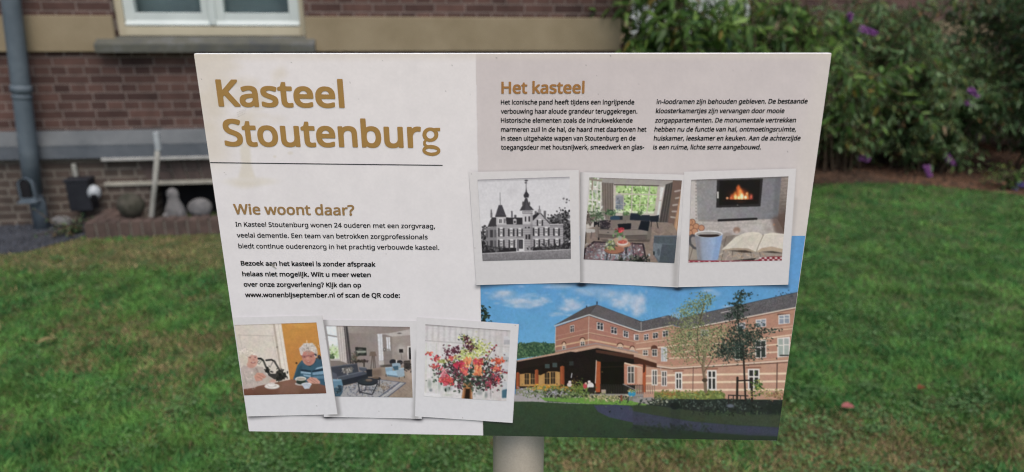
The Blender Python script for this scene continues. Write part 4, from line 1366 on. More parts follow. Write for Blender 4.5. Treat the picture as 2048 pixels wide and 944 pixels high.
A.ell(1675, 415, 40, 30, '#2c86ae').rect(1638, 392, 1716, 410, '#3a93b8').dabs(30, 1680, 382, 26, 9, 8, ['#5d7a4a', '#a9a06a'])
A.dabs(240, 1400, 462, 110, 18, 10, ['#8b8a5a', '#9c9468', '#6b7444', '#b3a585'], clip=lambda x, y: y < 500)
A.rect(1552, 430, 1572, 495, '#7a4536')
A.poly([(1262, 540), (1500, 532), (1650, 548), (1720, 600), (1850, 630), (1850, 760), (1640, 715), (1430, 668), (1310, 610)], '#3c4055')
A.mottle([(1262, 530), (1850, 540), (1850, 760), (1310, 690)], 0.16, 6)
A.view(1270, 710, 5.394)
A.poly([(-40, 470), (160, 450), (210, 475), (150, 535), (-40, 500)], '#8c8783')
for x_ in range(0, 210, 24):
    A.line([(x_, 325), (x_ + 4, 415)], 4, '#4a4644')
A.poly([(190, 400), (400, 395), (600, 405), (760, 380), (900, 385), (955, 415), (950, 480), (400, 480), (190, 470)], '#67743c')
A.dabs(420, 590, 430, 230, 28, 12, ['#6d7a3c', '#84904c', '#566434', '#8d7a3a', '#76844a'], clip=lambda x, y: 200 < x < 960 and 375 < y < 480)
A.dabs(60, 340, 418, 55, 12, 10, ['#94643a', '#8a7338'])
A.poly([(110, 500), (300, 480), (450, 470), (700, 478), (950, 470), (1250, 488), (1600, 478), (1600, 610), (1400, 640), (1000, 630), (700, 610), (400, 570), (150, 540)], '#262d29')
A.dabs(420, 800, 540, 400, 40, 12, ['#222824', '#303a33', '#3b4640', '#1b201d', '#48544c'], clip=lambda x, y: y > 470)
A.dabs(90, 240, 495, 70, 20, 11, ['#3b4138', '#5a6050', '#8d9182', '#2a2e28'])
A.poly([(-40, 540), (150, 538), (400, 572), (700, 610), (1000, 632), (1300, 640), (1620, 615), (1620, 780), (1100, 755), (600, 712), (-40, 605)], '#343f2f', grad=('#3a4433', 0), soft=5)
A.dabs(120, 1100, 620, 260, 14, 12, ['#2e3a2c', '#3f4c38', '#252c24'])
A.poly([(1400, 520), (1600, 500), (1600, 640), (1400, 640)], '#202623', a=.7, soft=10)
A.poly([(-40, 606), (600, 714), (1100, 757), (1620, 782), (1620, 880), (1200, 865), (800, 835), (400, 800), (-40, 750)], '#393d4d', soft=4)
A.mottle([(-40, 606), (1620, 640), (1620, 880), (-40, 750)], 0.18, 8)
A.poly([(-40, 750), (400, 800), (800, 835), (1200, 865), (1620, 880), (1620, 980), (-40, 980)], '#273227', a=.75, soft=22)
A.dabs(120, 300, 790, 300, 22, 20, ['#273029', '#2c3630'], a=.6)
A.ell(415, 545, 52, 40, '#1d211f').rect(370, 560, 470, 860, '#20262a', a=.22)
# furniture, stakes and trees in front
A.line([(990, 430), (1200, 438)], 11, '#2a2725').line([(992, 430), (988, 540)], 11, '#2a2725').line([(1042, 435), (1040, 540)], 10, '#2a2725').line([(1120, 436), (1118, 480)], 8, '#2a2725')
A.line([(1088, 240), (1082, 470)], 24, '#2b2420').line([(1238, 250), (1244, 490)], 24, '#2b2420').line([(1090, 276), (1240, 268)], 14, '#211d1b').ell(1010, 545, 60, 28, '#6c7484', .8, edge=.7)
A.dabs(70, 1300, 330, 30, 45, 12, ['#4b6a34', '#7d8a44', '#a39a4e', '#35502c'])
A.dabs(80, 1450, 405, 110, 25, 10, ['#8a8450', '#a3985a', '#6d7444'])
A.dabs(60, 1500, 440, 60, 18, 10, ['#9a6a4c', '#7d5a44', '#8f7a50'])
A.line([(740, -30), (716, 120), (735, 260), (745, 390)], 34, '#76624f').line([(745, 0), (724, 120), (745, 270)], 12, '#a08a70', .6).ell(735, 268, 30, 22, '#4a3c30').line([(716, 120), (640, 30), (560, -30)], 12, '#6b5848').line([(730, 180), (780, 100), (840, 0)], 12, '#6b5848')
A.line([(1150, -60), (1160, 150), (1174, 490)], 19, '#2a2420')
A.view(1270, 560, 5.9)
A.line([(740, 944), (715, 800), (720, 600), (760, 440), (800, 280)], 16, '#4a4236').line([(716, 780), (560, 620), (500, 480)], 9, '#4d4538').line([(720, 700), (900, 600), (1000, 540)], 9, '#4d4538').line([(560, 800), (720, 860)], 9, '#4d4538').line([(760, 440), (700, 330)], 7, '#4a4236')
LG = ['#737f50', '#858f5e', '#58633e', '#667148', '#3d4630', '#969d70']
for (x_, y_, sx_, sy_, n_) in ((760, 250, 70, 45, 90), (850, 230, 35, 40, 45), (690, 300, 70, 40, 80), (650, 400, 80, 40, 90), (560, 500, 80, 60, 130), (700, 540, 90, 60, 110), (560, 640, 100, 60, 170), (480, 720, 70, 60, 120), (760, 680, 110, 60, 150), (930, 640, 90, 60, 130), (1020, 600, 70, 40, 70), (860, 790, 120, 60, 140), (640, 800, 130, 60, 140), (480, 830, 80, 40, 70), (720, 900, 140, 50, 110), (560, 360, 40, 30, 30)):
    A.dabs(int(n_ * 2.0), x_, y_, sx_ * 1.1, sy_ * 1.1, 7.5, LG, a=.85, ratio=.6)
A.line([(1245, 120), (1200, 260), (1192, 420), (1215, 640), (1235, 940)], 13, '#1f1f1d')
DG = ['#1e2a24', '#28362e', '#34443a', '#161d1a', '#3f5044']
for (x_, y_, sx_, sy_, n_) in ((1235, 170, 30, 30, 30), (1290, 165, 45, 12, 22), (1215, 230, 30, 30, 30), (1140, 275, 30, 12, 12), (1200, 320, 50, 30, 50), (1180, 400, 60, 40, 50), (1190, 500, 60, 60, 50), (1240, 620, 80, 40, 90), (1350, 640, 90, 30, 60), (1500, 600, 80, 18, 28), (1620, 580, 40, 8, 10), (1250, 720, 110, 50, 150), (1400, 710, 70, 30, 50), (1080, 800, 80, 50, 120), (1260, 830, 110, 50, 130), (1040, 860, 60, 40, 70), (1400, 540, 60, 20, 20), (1240, 910, 120, 30, 60)):
    A.dabs(int(n_ * 2.1), x_, y_, sx_ * 1.05, sy_ * 1.05, 9, DG, a=.9, ratio=.6)
A.finish(0.045, 0.012)
cast_prints(A, 0.62)
q = [(957.5, 471.3), (1608.6, 471.3), (1550.3, 880.6), (963.2, 870.6)]
building_photo = print_sheet('large_photo', q, A, 0.0007, sign, res=1.0)
building_photo['label'] = 'large printed colour photo of a brick house with glazed veranda and lawn under blue sky'

# ---- small pictures
ART = {}
# 1: old black and white castle view
A = Art(948, 346, 1146, 528, '#cdcacc', seed=11).view(930, 330, 3.629)
A.poly([(60, 60), (800, 60), (800, 700), (60, 700)], '#c9c6c9', grad=('#d2cfd1', 90))
A.mottle([(60, 60), (800, 60), (800, 500), (60, 500)], 0.05, 12).ell(340, 190, 60, 70, '#b3afb2', .35, edge=1)
G1 = ['#2b292c', '#454346', '#5d5b5e', '#1d1b1e', '#737174']
A.dabs(620, 675, 470, 50, 80, 7, G1, ratio=.8, clip=lambda x, y: y > 350 + abs(x - 680) * .5 and x > 590).dabs(320, 730, 480, 22, 80, 7, G1, ratio=.8).dabs(180, 126, 530, 13, 60, 7, G1, ratio=.8, clip=lambda x, y: y > 432)
A.dabs(120, 660, 395, 36, 22, 6, G1, ratio=.8)
A.poly([(145, 455), (225, 440), (228, 605), (150, 608)], '#7d7a7d').poly([(158, 448), (176, 405), (190, 378), (222, 378), (226, 442)], '#39363a').rect(180, 345, 194, 380, '#6b686b').ell(186, 335, 4, 16, '#4a474a')
A.poly([(298, 425), (414, 428), (416, 602), (298, 602)], '#a5a1a4').poly([(290, 378), (412, 380), (412, 430), (296, 428)], '#302d31')
A.rect(330, 338, 341, 378, '#57545a').ell(335, 336, 7, 5, '#57545a').rect(352, 360, 369, 379, '#57545a')
A.rect(344, 395, 368, 426, '#b8b4b6').ell(356, 396, 13, 9, '#b8b4b6').rect(350, 402, 362, 420, '#3a373b')
A.rect(222, 372, 292, 432, '#b3afb1').poly([(240, 288), (264, 288), (294, 368), (214, 371)], '#434046').mottle([(240, 288), (264, 288), (294, 368), (214, 371)], .2, 6).line([(250, 198), (252, 290)], 3, '#4a474a').rect(214, 366, 294, 374, '#2b282c')
A.rect(238, 384, 266, 424, '#d2cfd0').rect(243, 390, 251, 420, '#3a373b').rect(254, 390, 262, 420, '#3a373b').rect(278, 388, 288, 420, '#69666a')
A.rect(228, 430, 300, 605, '#9b979a')
A.poly([(485, 404), (540, 345), (612, 428), (612, 602), (485, 602)], '#aba7aa').poly([(485, 366), (528, 336), (542, 346), (485, 406)], '#2b282d').line([(540, 344), (614, 428)], 8, '#454246')
A.rect(524, 320, 546, 348, '#8b878a').line([(535, 296), (535, 320)], 5, '#454246').rect(567, 330, 582, 388, '#605d60').rect(500, 332, 515, 356, '#605d60')
A.rect(612, 432, 706, 600, '#a29ea1').rect(610, 424, 708, 438, '#c3bfc1')
for i in range(12): A.rect(614 + i * 8, 436, 618 + i * 8, 442, '#4a474a')
for y_ in range(440, 600, 17):
    A.line([(298, y_), (414, y_)], 4, '#7f7b7e', .8).line([(486, y_ - 4), (706, y_ - 8)], 5, '#78747a', .85).line([(228, y_), (300, y_)], 3, '#7f7b7e', .6)
for y_ in (400, 418): A.line([(490 + (430 - y_), y_), (600 - (430 - y_) * .5, y_)], 4, '#78747a', .8)
A.poly([(412, 328), (486, 328), (486, 425), (412, 428)], '#bdb9bb').poly([(412, 425), (486, 423), (484, 622), (424, 622)], '#9d999c').poly([(470, 340), (486, 340), (484, 620), (468, 620)], '#6d696d', a=.5, soft=4)
for y_ in range(440, 620, 16): A.line([(416, y_), (485, y_ - 2)], 4, '#767276', .8)
A.rect(412, 330, 486, 350, '#5d595d')
for i in range(7): A.ell(419 + i * 10.5, 340, 4, 7, '#c3bfc1')
A.poly([(432, 238), (448, 238), (458, 285), (497, 325), (392, 328), (416, 285)], '#3c393e').poly([(440, 155), (445, 190), (461, 214), (456, 234), (426, 236), (420, 218), (435, 190)], '#353238').line([(439, 108), (440, 170)], 4, '#454246').ell(441, 110, 13, 6, '#3a373b').ell(437, 127, 9, 4, '#3a373b').poly([(440, 245), (452, 290), (475, 322), (430, 325)], '#57545a', a=.6)
A.ell(417, 280, 7, 18, '#4a474a').ell(462, 278, 6, 14, '#4a474a')
for (a0, b0, a1, b1) in ((430, 372, 440, 408), (455, 370, 466, 408), (434, 502, 446, 536), (454, 500, 468, 537), (430, 447, 440, 458), (452, 447, 464, 458)):
    A.rect(a0, b0, a1, b1, '#2b282c')
for (x_, y_, w_, h_) in ((258, 486, 46, 62), (330, 488, 46, 54), (392, 488, 44, 54), (511, 484, 48, 58), (585, 482, 46, 60), (658, 484, 48, 54), (258, 570, 48, 60), (333, 570, 46, 58), (515, 566, 48, 56), (585, 563, 46, 54), (661, 560, 48, 50), (538, 418, 46, 44)):
    A.rect(x_ - w_ / 2, y_ - h_ / 2, x_ + w_ / 2, y_ + h_ / 2, '#2d2a2e').rect(x_ - w_ * .24, y_ - h_ / 2, x_ + w_ * .24, y_ + h_ / 2 - 2, '#d6d3d4').ell(x_, y_ - h_ / 2, w_ * .3, 6, '#d0cdce')
    A.poly([(x_ - w_ * .17, y_ - h_ * .2), (x_, y_ - h_ * .05), (x_ - w_ * .14, y_ + h_ * .4)], '#5a575b').poly([(x_ + w_ * .17, y_ - h_ * .2), (x_, y_ - h_ * .05), (x_ + w_ * .14, y_ + h_ * .4)], '#5a575b').rect(x_ - w_ * .18, y_ - h_ * .4, x_ + w_ * .18, y_ - h_ * .22, '#6a676b').line([(x_, y_ - h_ * .5), (x_, y_ + h_ * .45)], 2, '#d6d3d4')
for y_ in (497, 572): A.rect(176, y_ - 28, 198, y_ + 26, '#3b383c').rect(206, y_ - 28, 222, y_ + 26, '#5a575b')
A.rect(150, 470, 160, 525, '#4a474a').rect(152, 550, 162, 600, '#4a474a')
A.rect(366, 516, 424, 622, '#c9c6c8').rect(372, 535, 384, 620, '#57545a').rect(386, 538, 414, 605, '#262327').rect(396, 545, 404, 600, '#57545a').rect(366, 516, 422, 532, '#8d898c')
A.poly([(116, 572), (240, 600), (366, 598), (366, 628), (240, 634), (118, 640)], '#262327').poly([(484, 596), (640, 590), (762, 556), (764, 608), (640, 614), (484, 620)], '#242125').dabs(90, 620, 596, 80, 12, 9, G1[:3]).dabs(60, 200, 605, 50, 12, 9, G1[:3])
A.poly([(110, 640), (380, 624), (480, 622), (770, 606), (770, 700), (110, 700)], '#858184', grad=('#6d6a6d', 90), noise=.08).line([(116, 640), (380, 626), (768, 609)], 5, '#c3c0c2')
A.mottle([(110, 640), (770, 606), (770, 700), (110, 700)], .2, 8).line([(60, 104), (780, 80)], 9, '#69656a').rect(60, 60, 800, 82, '#69656a')
A.poly([(60, 108), (780, 85), (780, 97), (60, 120)], '#8d898d', a=.5, soft=4)
ART['castle'] = A

# 2: living room with sofa, rug and garden window
A = Art(1160, 348, 1368, 532, '#8c817c', seed=12).view(1150, 330, 3.629)
A.poly([(60, 60), (800, 60), (790, 160), (640, 150), (270, 138), (150, 125)], '#8f8782', grad=('#a09892', 90))
A.poly([(95, 92), (190, 112), (182, 380), (75, 380)], '#aab39c').dabs(130, 130, 240, 40, 90, 12, ['#8ba36c', '#6c8058', '#b5c0a0', '#c8ccc2'])
for p in (((104, 90), (82, 350)), ((125, 100), (118, 350)), ((158, 110), (152, 350)), ((95, 165), (185, 180)), ((92, 250), (185, 262)), ((110, 150), (185, 185)), ((185, 112), (180, 350))): A.line(p, 9, '#cfc8c0')
A.line([(122, 105), (118, 180)], 8, '#7d6a58').poly([(100, 92), (190, 108), (190, 120), (100, 108)], '#8b7d70')
A.rect(80, 350, 215, 460, '#a39a92').poly([(66, 400), (215, 370), (215, 450), (60, 470)], '#b3aaa2')
A.poly([(188, 125), (275, 130), (272, 392), (208, 390)], '#70645d')
for i, x_ in enumerate(range(196, 272, 9)): A.line([(x_, 130), (x_ + 3, 388)], 4, ('#5a4f4a', '#8a7c73')[i % 2], .8)
A.poly([(272, 138), (603, 148), (572, 380), (272, 372)], '#b0a69c')
A.poly([(284, 148), (594, 155), (566, 350), (282, 345)], '#a9c481')
A.dabs(520, 440, 240, 110, 70, 9, ['#8fb566', '#b7d48c', '#76984f', '#d3e0b8', '#9cc274', '#5d7d44'], clip=lambda x, y: 284 < x < 590 and 150 < y < 350)
A.poly([(288, 218), (348, 220), (348, 322), (288, 318)], '#83868c').poly([(285, 225), (318, 205), (350, 225)], '#9a98a0').dabs(30, 320, 290, 20, 20, 9, ['#55606a', '#79808a'])
A.poly([(282, 328), (566, 335), (566, 350), (282, 345)], '#c8d0b0')
for p, w_ in ((((286, 140), (280, 350)), 12), (((410, 145), (404, 352)), 8), (((538, 150), (514, 352)), 9), (((348, 215), (346, 345)), 4), (((470, 215), (460, 345)), 4), (((276, 206), (598, 214)), 9), (((285, 282), (575, 288)), 4), (((276, 358), (570, 364)), 12)): A.line(p, w_, '#bdb2a6')
A.line([(280, 141), (602, 149)], 6, '#3b3230')
A.poly([(600, 150), (650, 150), (606, 385), (570, 380)], '#b5aaa2').poly([(614, 158), (640, 160), (622, 250), (606, 250)], '#cfcfcb').poly([(604, 258), (622, 260), (600, 375), (586, 372)], '#c8c9c4')
A.poly([(652, 140), (715, 118), (672, 415), (603, 413)], '#4a4441')
for i, x_ in enumerate(range(662, 712, 9)): A.line([(x_, 138), (x_ - 46, 412)], 4, ('#332e2c', '#665d58')[i % 2], .8)
A.poly([(706, 105), (800, 105), (760, 420), (700, 520), (668, 412)], '#6f594f')
for (a0, b0, a1, b1) in ((720, 190, 765, 180), (705, 290, 735, 285), (690, 375, 720, 380), (725, 240, 760, 232), (700, 335, 728, 335)): A.line([(a0, b0), (a1, b1)], 12, '#a3958c')
A.poly([(762, 190), (780, 190), (738, 505), (698, 500)], '#a97f60').line([(768, 195), (715, 500)], 5, '#c9a384', .7)
A.poly([(50, 470), (150, 440), (560, 410), (700, 420), (745, 500), (740, 720), (40, 720)], '#857469')
for i in range(20):
    x_, y_ = A.g.uniform(540, 720), A.g.uniform(420, 690); A.line([(x_, y_), (x_ + 30, y_ + A.g.choice([-16, 16]))], 5, ('#9a897c', '#75655b')[i % 2], .7)
A.mottle([(50, 410), (745, 410), (740, 720), (40, 720)], .1, 14)
A.rect(120, 370, 215, 400, '#b5aba2')
A.rect(300, 366, 600, 400, '#2a2c33').ell(284, 385, 36, 20, '#2d4258').rect(250, 372, 318, 402, '#2d4258').poly([(340, 350), (392, 350), (398, 402), (338, 402)], '#6f6660').poly([(396, 352), (468, 352), (474, 406), (390, 406)], '#1f2431').poly([(476, 360), (535, 362), (536, 406), (470, 406)], '#232834').poly([(538, 374), (604, 360), (600, 410), (538, 410)], '#20232d').line([(550, 405), (545, 450)], 5, '#201d1e').line([(585, 400), (596, 455)], 5, '#201d1e').line([(400, 350), (445, 352)], 8, '#3a3d46')
A.dabs(60, 256, 342, 20, 11, 9, ['#3f5a3c', '#5d7a54', '#2c4030'], ratio=.3).dabs(30, 360, 350, 14, 6, 7, ['#4a6040', '#6d8a58']).dabs(24, 466, 348, 10, 6, 7, ['#4a6040', '#6d8a58'])
A.dabs(90, 150, 372, 28, 20, 12, ['#46573f', '#5d6f54', '#34422f', '#74826a'], ratio=.25).rect(130, 408, 170, 446, '#17181b').line([(150, 410), (148, 370)], 4, '#3d3a2c').dabs(30, 92, 395, 12, 22, 11, ['#5a4f4a', '#6d5f58'])
A.ell(98, 475, 52, 15, '#b0aba6').line([(72, 485), (72, 565)], 6, '#262324').line([(115, 485), (108, 530)], 4, '#45403e')
A.poly([(225, 396), (360, 396), (472, 400), (540, 408), (540, 480), (160, 480), (180, 425)], '#675c57')
A.poly([(245, 398), (358, 400), (364, 462), (250, 458)], '#776b65').poly([(362, 397), (470, 402), (468, 464), (364, 462)], '#7a6e68')
A.poly([(160, 470), (210, 456), (480, 460), (520, 475), (522, 508), (340, 512), (162, 500)], '#83776f').line([(165, 500), (345, 512), (520, 506)], 5, '#4a413d').line([(175, 468), (500, 466)], 4, '#5b504b')
A.poly([(145, 500), (345, 514), (545, 508), (536, 542), (148, 524)], '#5f544f').poly([(138, 436), (160, 428), (166, 522), (142, 522)], '#786c65').poly([(520, 452), (550, 446), (544, 540), (516, 538)], '#6f635c').line([(160, 430), (164, 520)], 4, '#574c47')
A.rect(160, 524, 170, 542, '#1d1a1a').poly([(170, 538), (540, 542), (530, 556), (200, 548)], '#3b3330', a=.8, soft=3)
A.poly([(172, 402), (230, 396), (252, 440), (238, 464), (178, 462)], '#352f32').dabs(70, 210, 430, 20, 18, 7, ['#4c4448', '#241f24', '#64595a'])
A.poly([(302, 426), (402, 420), (398, 463), (312, 466)], '#15171f').poly([(472, 402), (536, 408), (524, 478), (452, 464)], '#171a23')
A.poly([(126, 550), (492, 566), (516, 705), (40, 695), (60, 605)], '#2c2227').poly([(136, 560), (484, 575), (506, 705), (60, 690), (72, 608)], '#6d5a5c')
A.dabs(900, 290, 630, 150, 45, 5, ['#7a4048', '#8d7f80', '#4a3a42', '#9a8f8e', '#6d4a50', '#a59f9f', '#3a4050'], clip=lambda x, y: 70 < x < 500 and 565 < y < 700)
A.poly([(180, 600), (400, 590), (420, 660), (200, 690), (110, 670)], '#8f9499', a=.55, soft=8).dabs(160, 280, 650, 90, 25, 8, ['#9aa3ac', '#7d8893', '#8a5860', '#b0b3b6'])
A.line([(410, 560), (420, 700)], 4, '#3a2a30').line([(484, 572), (508, 700)], 6, '#231b20')
A.ell(322, 546, 54, 25, '#b39078').ell(342, 574, 55, 24, '#a87860').ell(342, 570, 53, 22, '#b88a70').ell(278, 616, 72, 28, '#7a4c3a').ell(278, 611, 71, 26, '#9c6650')
for p in (((220, 636), (226, 688)), ((232, 638), (218, 690)), ((252, 640), (246, 688)), ((312, 636), (322, 690)), ((326, 632), (310, 688)), ((335, 628), (330, 686)), ((362, 594), (370, 648)), ((372, 590), (360, 650)), ((355, 596), (362, 655))): A.line(p, 4, '#1d1a1b')
A.ell(338, 562, 40, 20, '#cfc0b8').ell(338, 556, 34, 14, '#b8594a').dabs(14, 338, 556, 16, 5, 6, ['#c8685a', '#a8443c'])
A.ell(253, 612, 46, 14, '#8f5d4a').ell(253, 575, 32, 38, '#5d6454').dabs(40, 253, 580, 16, 18, 9, ['#7a8a4c', '#a9b06a', '#46523a', '#b5b8a0']).ell(253, 540, 22, 6, '#a9aca4', .6).line([(225, 560), (228, 600)], 4, '#b5b8b0', .7)
A.line([(318, 520), (300, 475)], 3, '#46603c').line([(318, 520), (325, 472)], 3, '#46603c').line([(320, 520), (340, 480)], 3, '#46603c').dabs(26, 318, 495, 14, 14, 9, ['#4a6a44', '#6b8a5c']).dabs(18, 318, 468, 18, 8, 9, ['#a8323c', '#c04a50', '#8a2830'], ratio=.8).rect(306, 512, 332, 545, '#9a9d98', a=.7)
A.poly([(568, 508), (738, 508), (732, 572), (562, 562)], '#4b535b').poly([(560, 562), (732, 572), (714, 712), (598, 706), (558, 640)], '#59626b').poly([(624, 574), (732, 576), (714, 712), (602, 706)], '#464e56').poly([(562, 562), (624, 574), (604, 690), (560, 640)], '#68727b')
A.mottle([(555, 505), (740, 505), (716, 712), (560, 660)], .14, 6).line([(566, 512), (736, 512)], 5, '#6d767e').ell(598, 630, 10, 26, '#39414a', .6).rect(560, 625, 570, 650, '#16171a')
A.dabs(70, 430, 684, 50, 12, 11, ['#262825', '#3a3d36', '#5a5d52', '#171816'])
A.poly([(60, 70), (800, 70), (800, 112), (60, 86)], '#5d5654', a=.7, soft=3)
ART['sofa'] = A

# 3: fireplace, mug and open book
A = Art(1368, 346, 1582, 530, '#8d8582', seed=13).view(1350, 330, 3.63)
A.poly([(80, 80), (165, 80), (160, 470), (80, 470)], '#b3aaa6').rect(100, 110, 150, 400, '#b8b0ac')
for i in range(12): A.ell(146, 120 + i * 24, 7, 9, '#6d6460', .8, edge=.8)
A.poly([(745, 70), (840, 70), (820, 520), (730, 470)], '#93857d', grad=('#4f423b', 90)).mottle([(745, 70), (840, 70), (820, 520), (730, 470)], .18, 10)
for y_ in range(100, 300, 26): A.line([(765, y_), (815, y_ - 3)], 4, '#a59a93', .5)
A.poly([(150, 100), (765, 80), (738, 390), (156, 394)], '#8b8989', grad=('#76757a', 0)).mottle([(150, 100), (765, 80), (738, 390), (156, 394)], .08, 14)
A.poly([(720, 84), (762, 84), (738, 388), (705, 388)], '#5d5c60', a=.5, soft=6)
A.poly([(298, 104), (632, 94), (612, 298), (292, 307)], '#2b2828').poly([(318, 113), (612, 106), (600, 280), (312, 290)], '#1a1614')
A.ell(462, 215, 120, 60, '#5a2612', .8, edge=1).ell(470, 215, 70, 70, '#b8501e', .75, edge=.9)
for pts, c_ in ((((440, 250), (444, 190), (438, 160), (456, 138), (474, 172), (486, 190), (500, 250)), '#d9602a'), (((412, 250), (418, 205), (436, 188), (448, 250)), '#e07a30'), (((490, 250), (505, 205), (522, 190), (532, 250)), '#e07a38'), (((452, 250), (458, 180), (470, 172), (488, 250)), '#f0a050'), (((385, 252), (400, 212), (418, 208), (420, 252)), '#c4552a'), (((530, 250), (540, 205), (556, 215), (556, 246)), '#b8483a')):
    A.poly(pts, c_, soft=5)
for (x_, y_, rx_, ry_, c_) in ((432, 230, 18, 26, '#fbd88a'), (478, 226, 20, 32, '#fff0c0'), (505, 232, 16, 18, '#fff2c8'), (515, 205, 12, 12, '#f0a868'), (372, 238, 15, 14, '#f0a070'), (455, 235, 14, 18, '#ffe8a8'), (545, 228, 10, 14, '#d8684a'), (400, 235, 13, 14, '#d86a40')): A.ell(x_, y_, rx_, ry_, c_, .95, edge=.8)
A.rect(330, 248, 590, 262, '#1f1512').rect(298, 190, 311, 240, '#bdb8b4').ell(446, 288, 5, 4, '#6d6a68')
A.line([(310, 399), (583, 388)], 16, '#1e1b1c')
A.poly([(90, 405), (300, 410), (735, 388), (790, 500), (780, 520), (330, 520), (80, 500)], '#ada49f').mottle([(90, 400), (735, 388), (790, 500), (80, 500)], .12, 12)
for y_ in (430, 458): A.line([(200, y_), (640, y_ - 10)], 3, '#8f8681', .5)
A.poly([(690, 390), (800, 330), (800, 520), (720, 490)], '#5c4a41', a=.8, soft=10).ell(710, 430, 14, 14, '#a8785a', .6, edge=.9)
for (x_, y_, r_) in ((118, 412, 24), (100, 412, 20), (146, 443, 23), (108, 452, 20), (184, 454, 23), (134, 480, 26), (100, 490, 20)): A.ell(x_, y_, r_, r_, '#74493a').ell(x_, y_, r_ * .84, r_ * .84, '#b98262')
A.ell(440, 470, 34, 30, '#8f7262', edge=.5).ell(440, 485, 22, 18, '#c3aca0', .8, edge=.9).ell(370, 500, 60, 20, '#988c84', edge=.8)
for (x_, y_, rx_, ry_, c_) in ((505, 465, 34, 30, '#b8aeab'), (585, 455, 80, 34, '#b5acab'), (670, 465, 40, 28, '#9a8e8a'), (650, 445, 30, 20, '#a89d9a')): A.ell(x_, y_, rx_, ry_, c_, .9, edge=.8)
A.poly([(70, 610), (150, 560), (340, 505), (800, 500), (800, 720), (70, 720)], '#968a80')
A.poly([(320, 560), (365, 515), (430, 505), (360, 600)], '#7f746c')
for i, (p, q_) in enumerate((((365, 515), (345, 590)), ((345, 615), (325, 700)), ((470, 615), (476, 690)), ((605, 630), (612, 670)), ((410, 620), (404, 690)), ((540, 620), (548, 690)), ((120, 600), (95, 690)))): A.line([p, q_], 5, '#62564e')
A.dabs(110, 460, 655, 130, 22, 14, ['#a89a8d', '#b09a88', '#857a72', '#a88468'], a=.6, ratio=.25)
A.poly([(330, 612), (430, 520), (500, 488), (560, 482), (605, 488), (632, 512), (596, 580), (580, 628), (520, 602), (430, 598)], '#cdc4b5')
A.poly([(580, 628), (600, 572), (640, 498), (700, 488), (800, 500), (790, 610), (690, 590), (620, 602)], '#d2c9bb')
A.poly([(330, 612), (430, 598), (520, 602), (580, 628), (560, 628), (500, 618), (420, 612), (345, 617)], '#a3907c').poly([(580, 628), (620, 600), (690, 588), (790, 610), (785, 634), (690, 618), (625, 622), (600, 632)], '#b09a84')
A.poly([(380, 618), (500, 615), (560, 632), (500, 634)], '#2a211c', a=.8, soft=2).poly([(620, 628), (700, 622), (790, 640), (700, 636)], '#2a211c', a=.8, soft=2)
for i in range(9):
    t = i / 8; A.line([(450 - t * 70 + 30, 525 + t * 66), (600 - t * 40, 500 + t * 80)], 2.4, '#9a9186', .55); A.line([(648 - t * 42, 510 + t * 74), (790 - t * 4, 508 + t * 84)], 2.4, '#a39a8e', .5)
A.line([(632, 508), (598, 580), (582, 626)], 5, '#8b7d6c')
A.line([(150, 512), (112, 508), (98, 530), (104, 572), (130, 598), (158, 606)], 17, '#4c4a4d')
A.poly([(136, 500), (338, 498), (302, 684), (240, 700), (156, 690)], '#8b8e98', grad=('#8fb0dc', 0)).poly([(136, 500), (170, 500), (185, 690), (156, 690)], '#7c777a', a=.7, soft=8).poly([(290, 505), (338, 498), (305, 680), (262, 690)], '#6f87b4', a=.5, soft=8)
A.ell(237, 498, 101, 25, '#cfcdcc').ell(236, 501, 92, 19, '#8f8985').ell(238, 509, 76, 12, '#2a1f1d').ell(228, 496, 70, 8, '#a8a3a0', .6)
A.ell(150, 690, 60, 12, '#55504c', .5, edge=.9)
A.poly([(575, 700), (620, 668), (690, 660), (800, 660), (800, 720), (560, 720)], '#7d2431')
for i in range(5):
    for j in range(2):
        x_, y_ = 610 + i * 38 + (j % 2) * 19, 672 + j * 15; A.poly([(x_, y_ - 8), (x_ + 14, y_), (x_, y_ + 8), (x_ - 14, y_)], '#d0bfba')
A.poly([(60, 688), (420, 692), (620, 688), (620, 720), (60, 720)], '#8f3442')
for i in range(14): A.ell(90 + i * 38, 699 + (i % 2) * 5, 10, 5, '#cdb5b2')
A.poly([(400, 690), (580, 672), (560, 690)], '#1d1a1a', a=.8)
A.poly([(80, 70), (840, 70), (840, 90), (80, 116)], '#5d5856', a=.55, soft=3)
ART['hearth'] = A

# 4: two ladies at a table
A = Art(462, 638, 660, 796, '#cdc3b8', seed=14).view(460, 620, 4.1045)
A.poly([(20, 90), (420, 90), (500, 600), (20, 660)], '#cabfb3', grad=('#d2c7bb', 0))
A.line([(60, 200), (350, 208)], 4, '#a89c90').line([(70, 205), (100, 340)], 3, '#b0a498').line([(340, 210), (380, 400)], 3, '#b3a89c').poly([(345, 105), (362, 105), (425, 480), (405, 500)], '#b0a294').poly([(362, 105), (418, 105), (492, 570), (430, 575)], '#d8cec2').line([(390, 110), (460, 560)], 4, '#b8ac9f').ell(380, 300, 8, 9, '#8d8176')
A.poly([(414, 98), (800, 90), (800, 600), (490, 600)], '#c6893f', grad=('#b67538', 90)).ell(560, 120, 120, 40, '#d49a4c', .6, edge=1).ell(538, 430, 8, 7, '#2c1f18')
A.line([(215, 394), (246, 394), (268, 412), (300, 490), (322, 525)], 15, '#4a4744').line([(215, 393), (246, 393), (264, 406)], 13, '#191818').line([(290, 407), (335, 403), (362, 418)], 13, '#191818').line([(355, 412), (395, 480), (412, 520)], 15, '#4a4744').line([(260, 400), (232, 440), (218, 425), (240, 405)], 4, '#5a5652').line([(345, 418), (322, 465), (312, 450)], 4, '#3a3735').dabs(30, 298, 490, 12, 12, 9, ['#1f1d1d', '#35312f'])
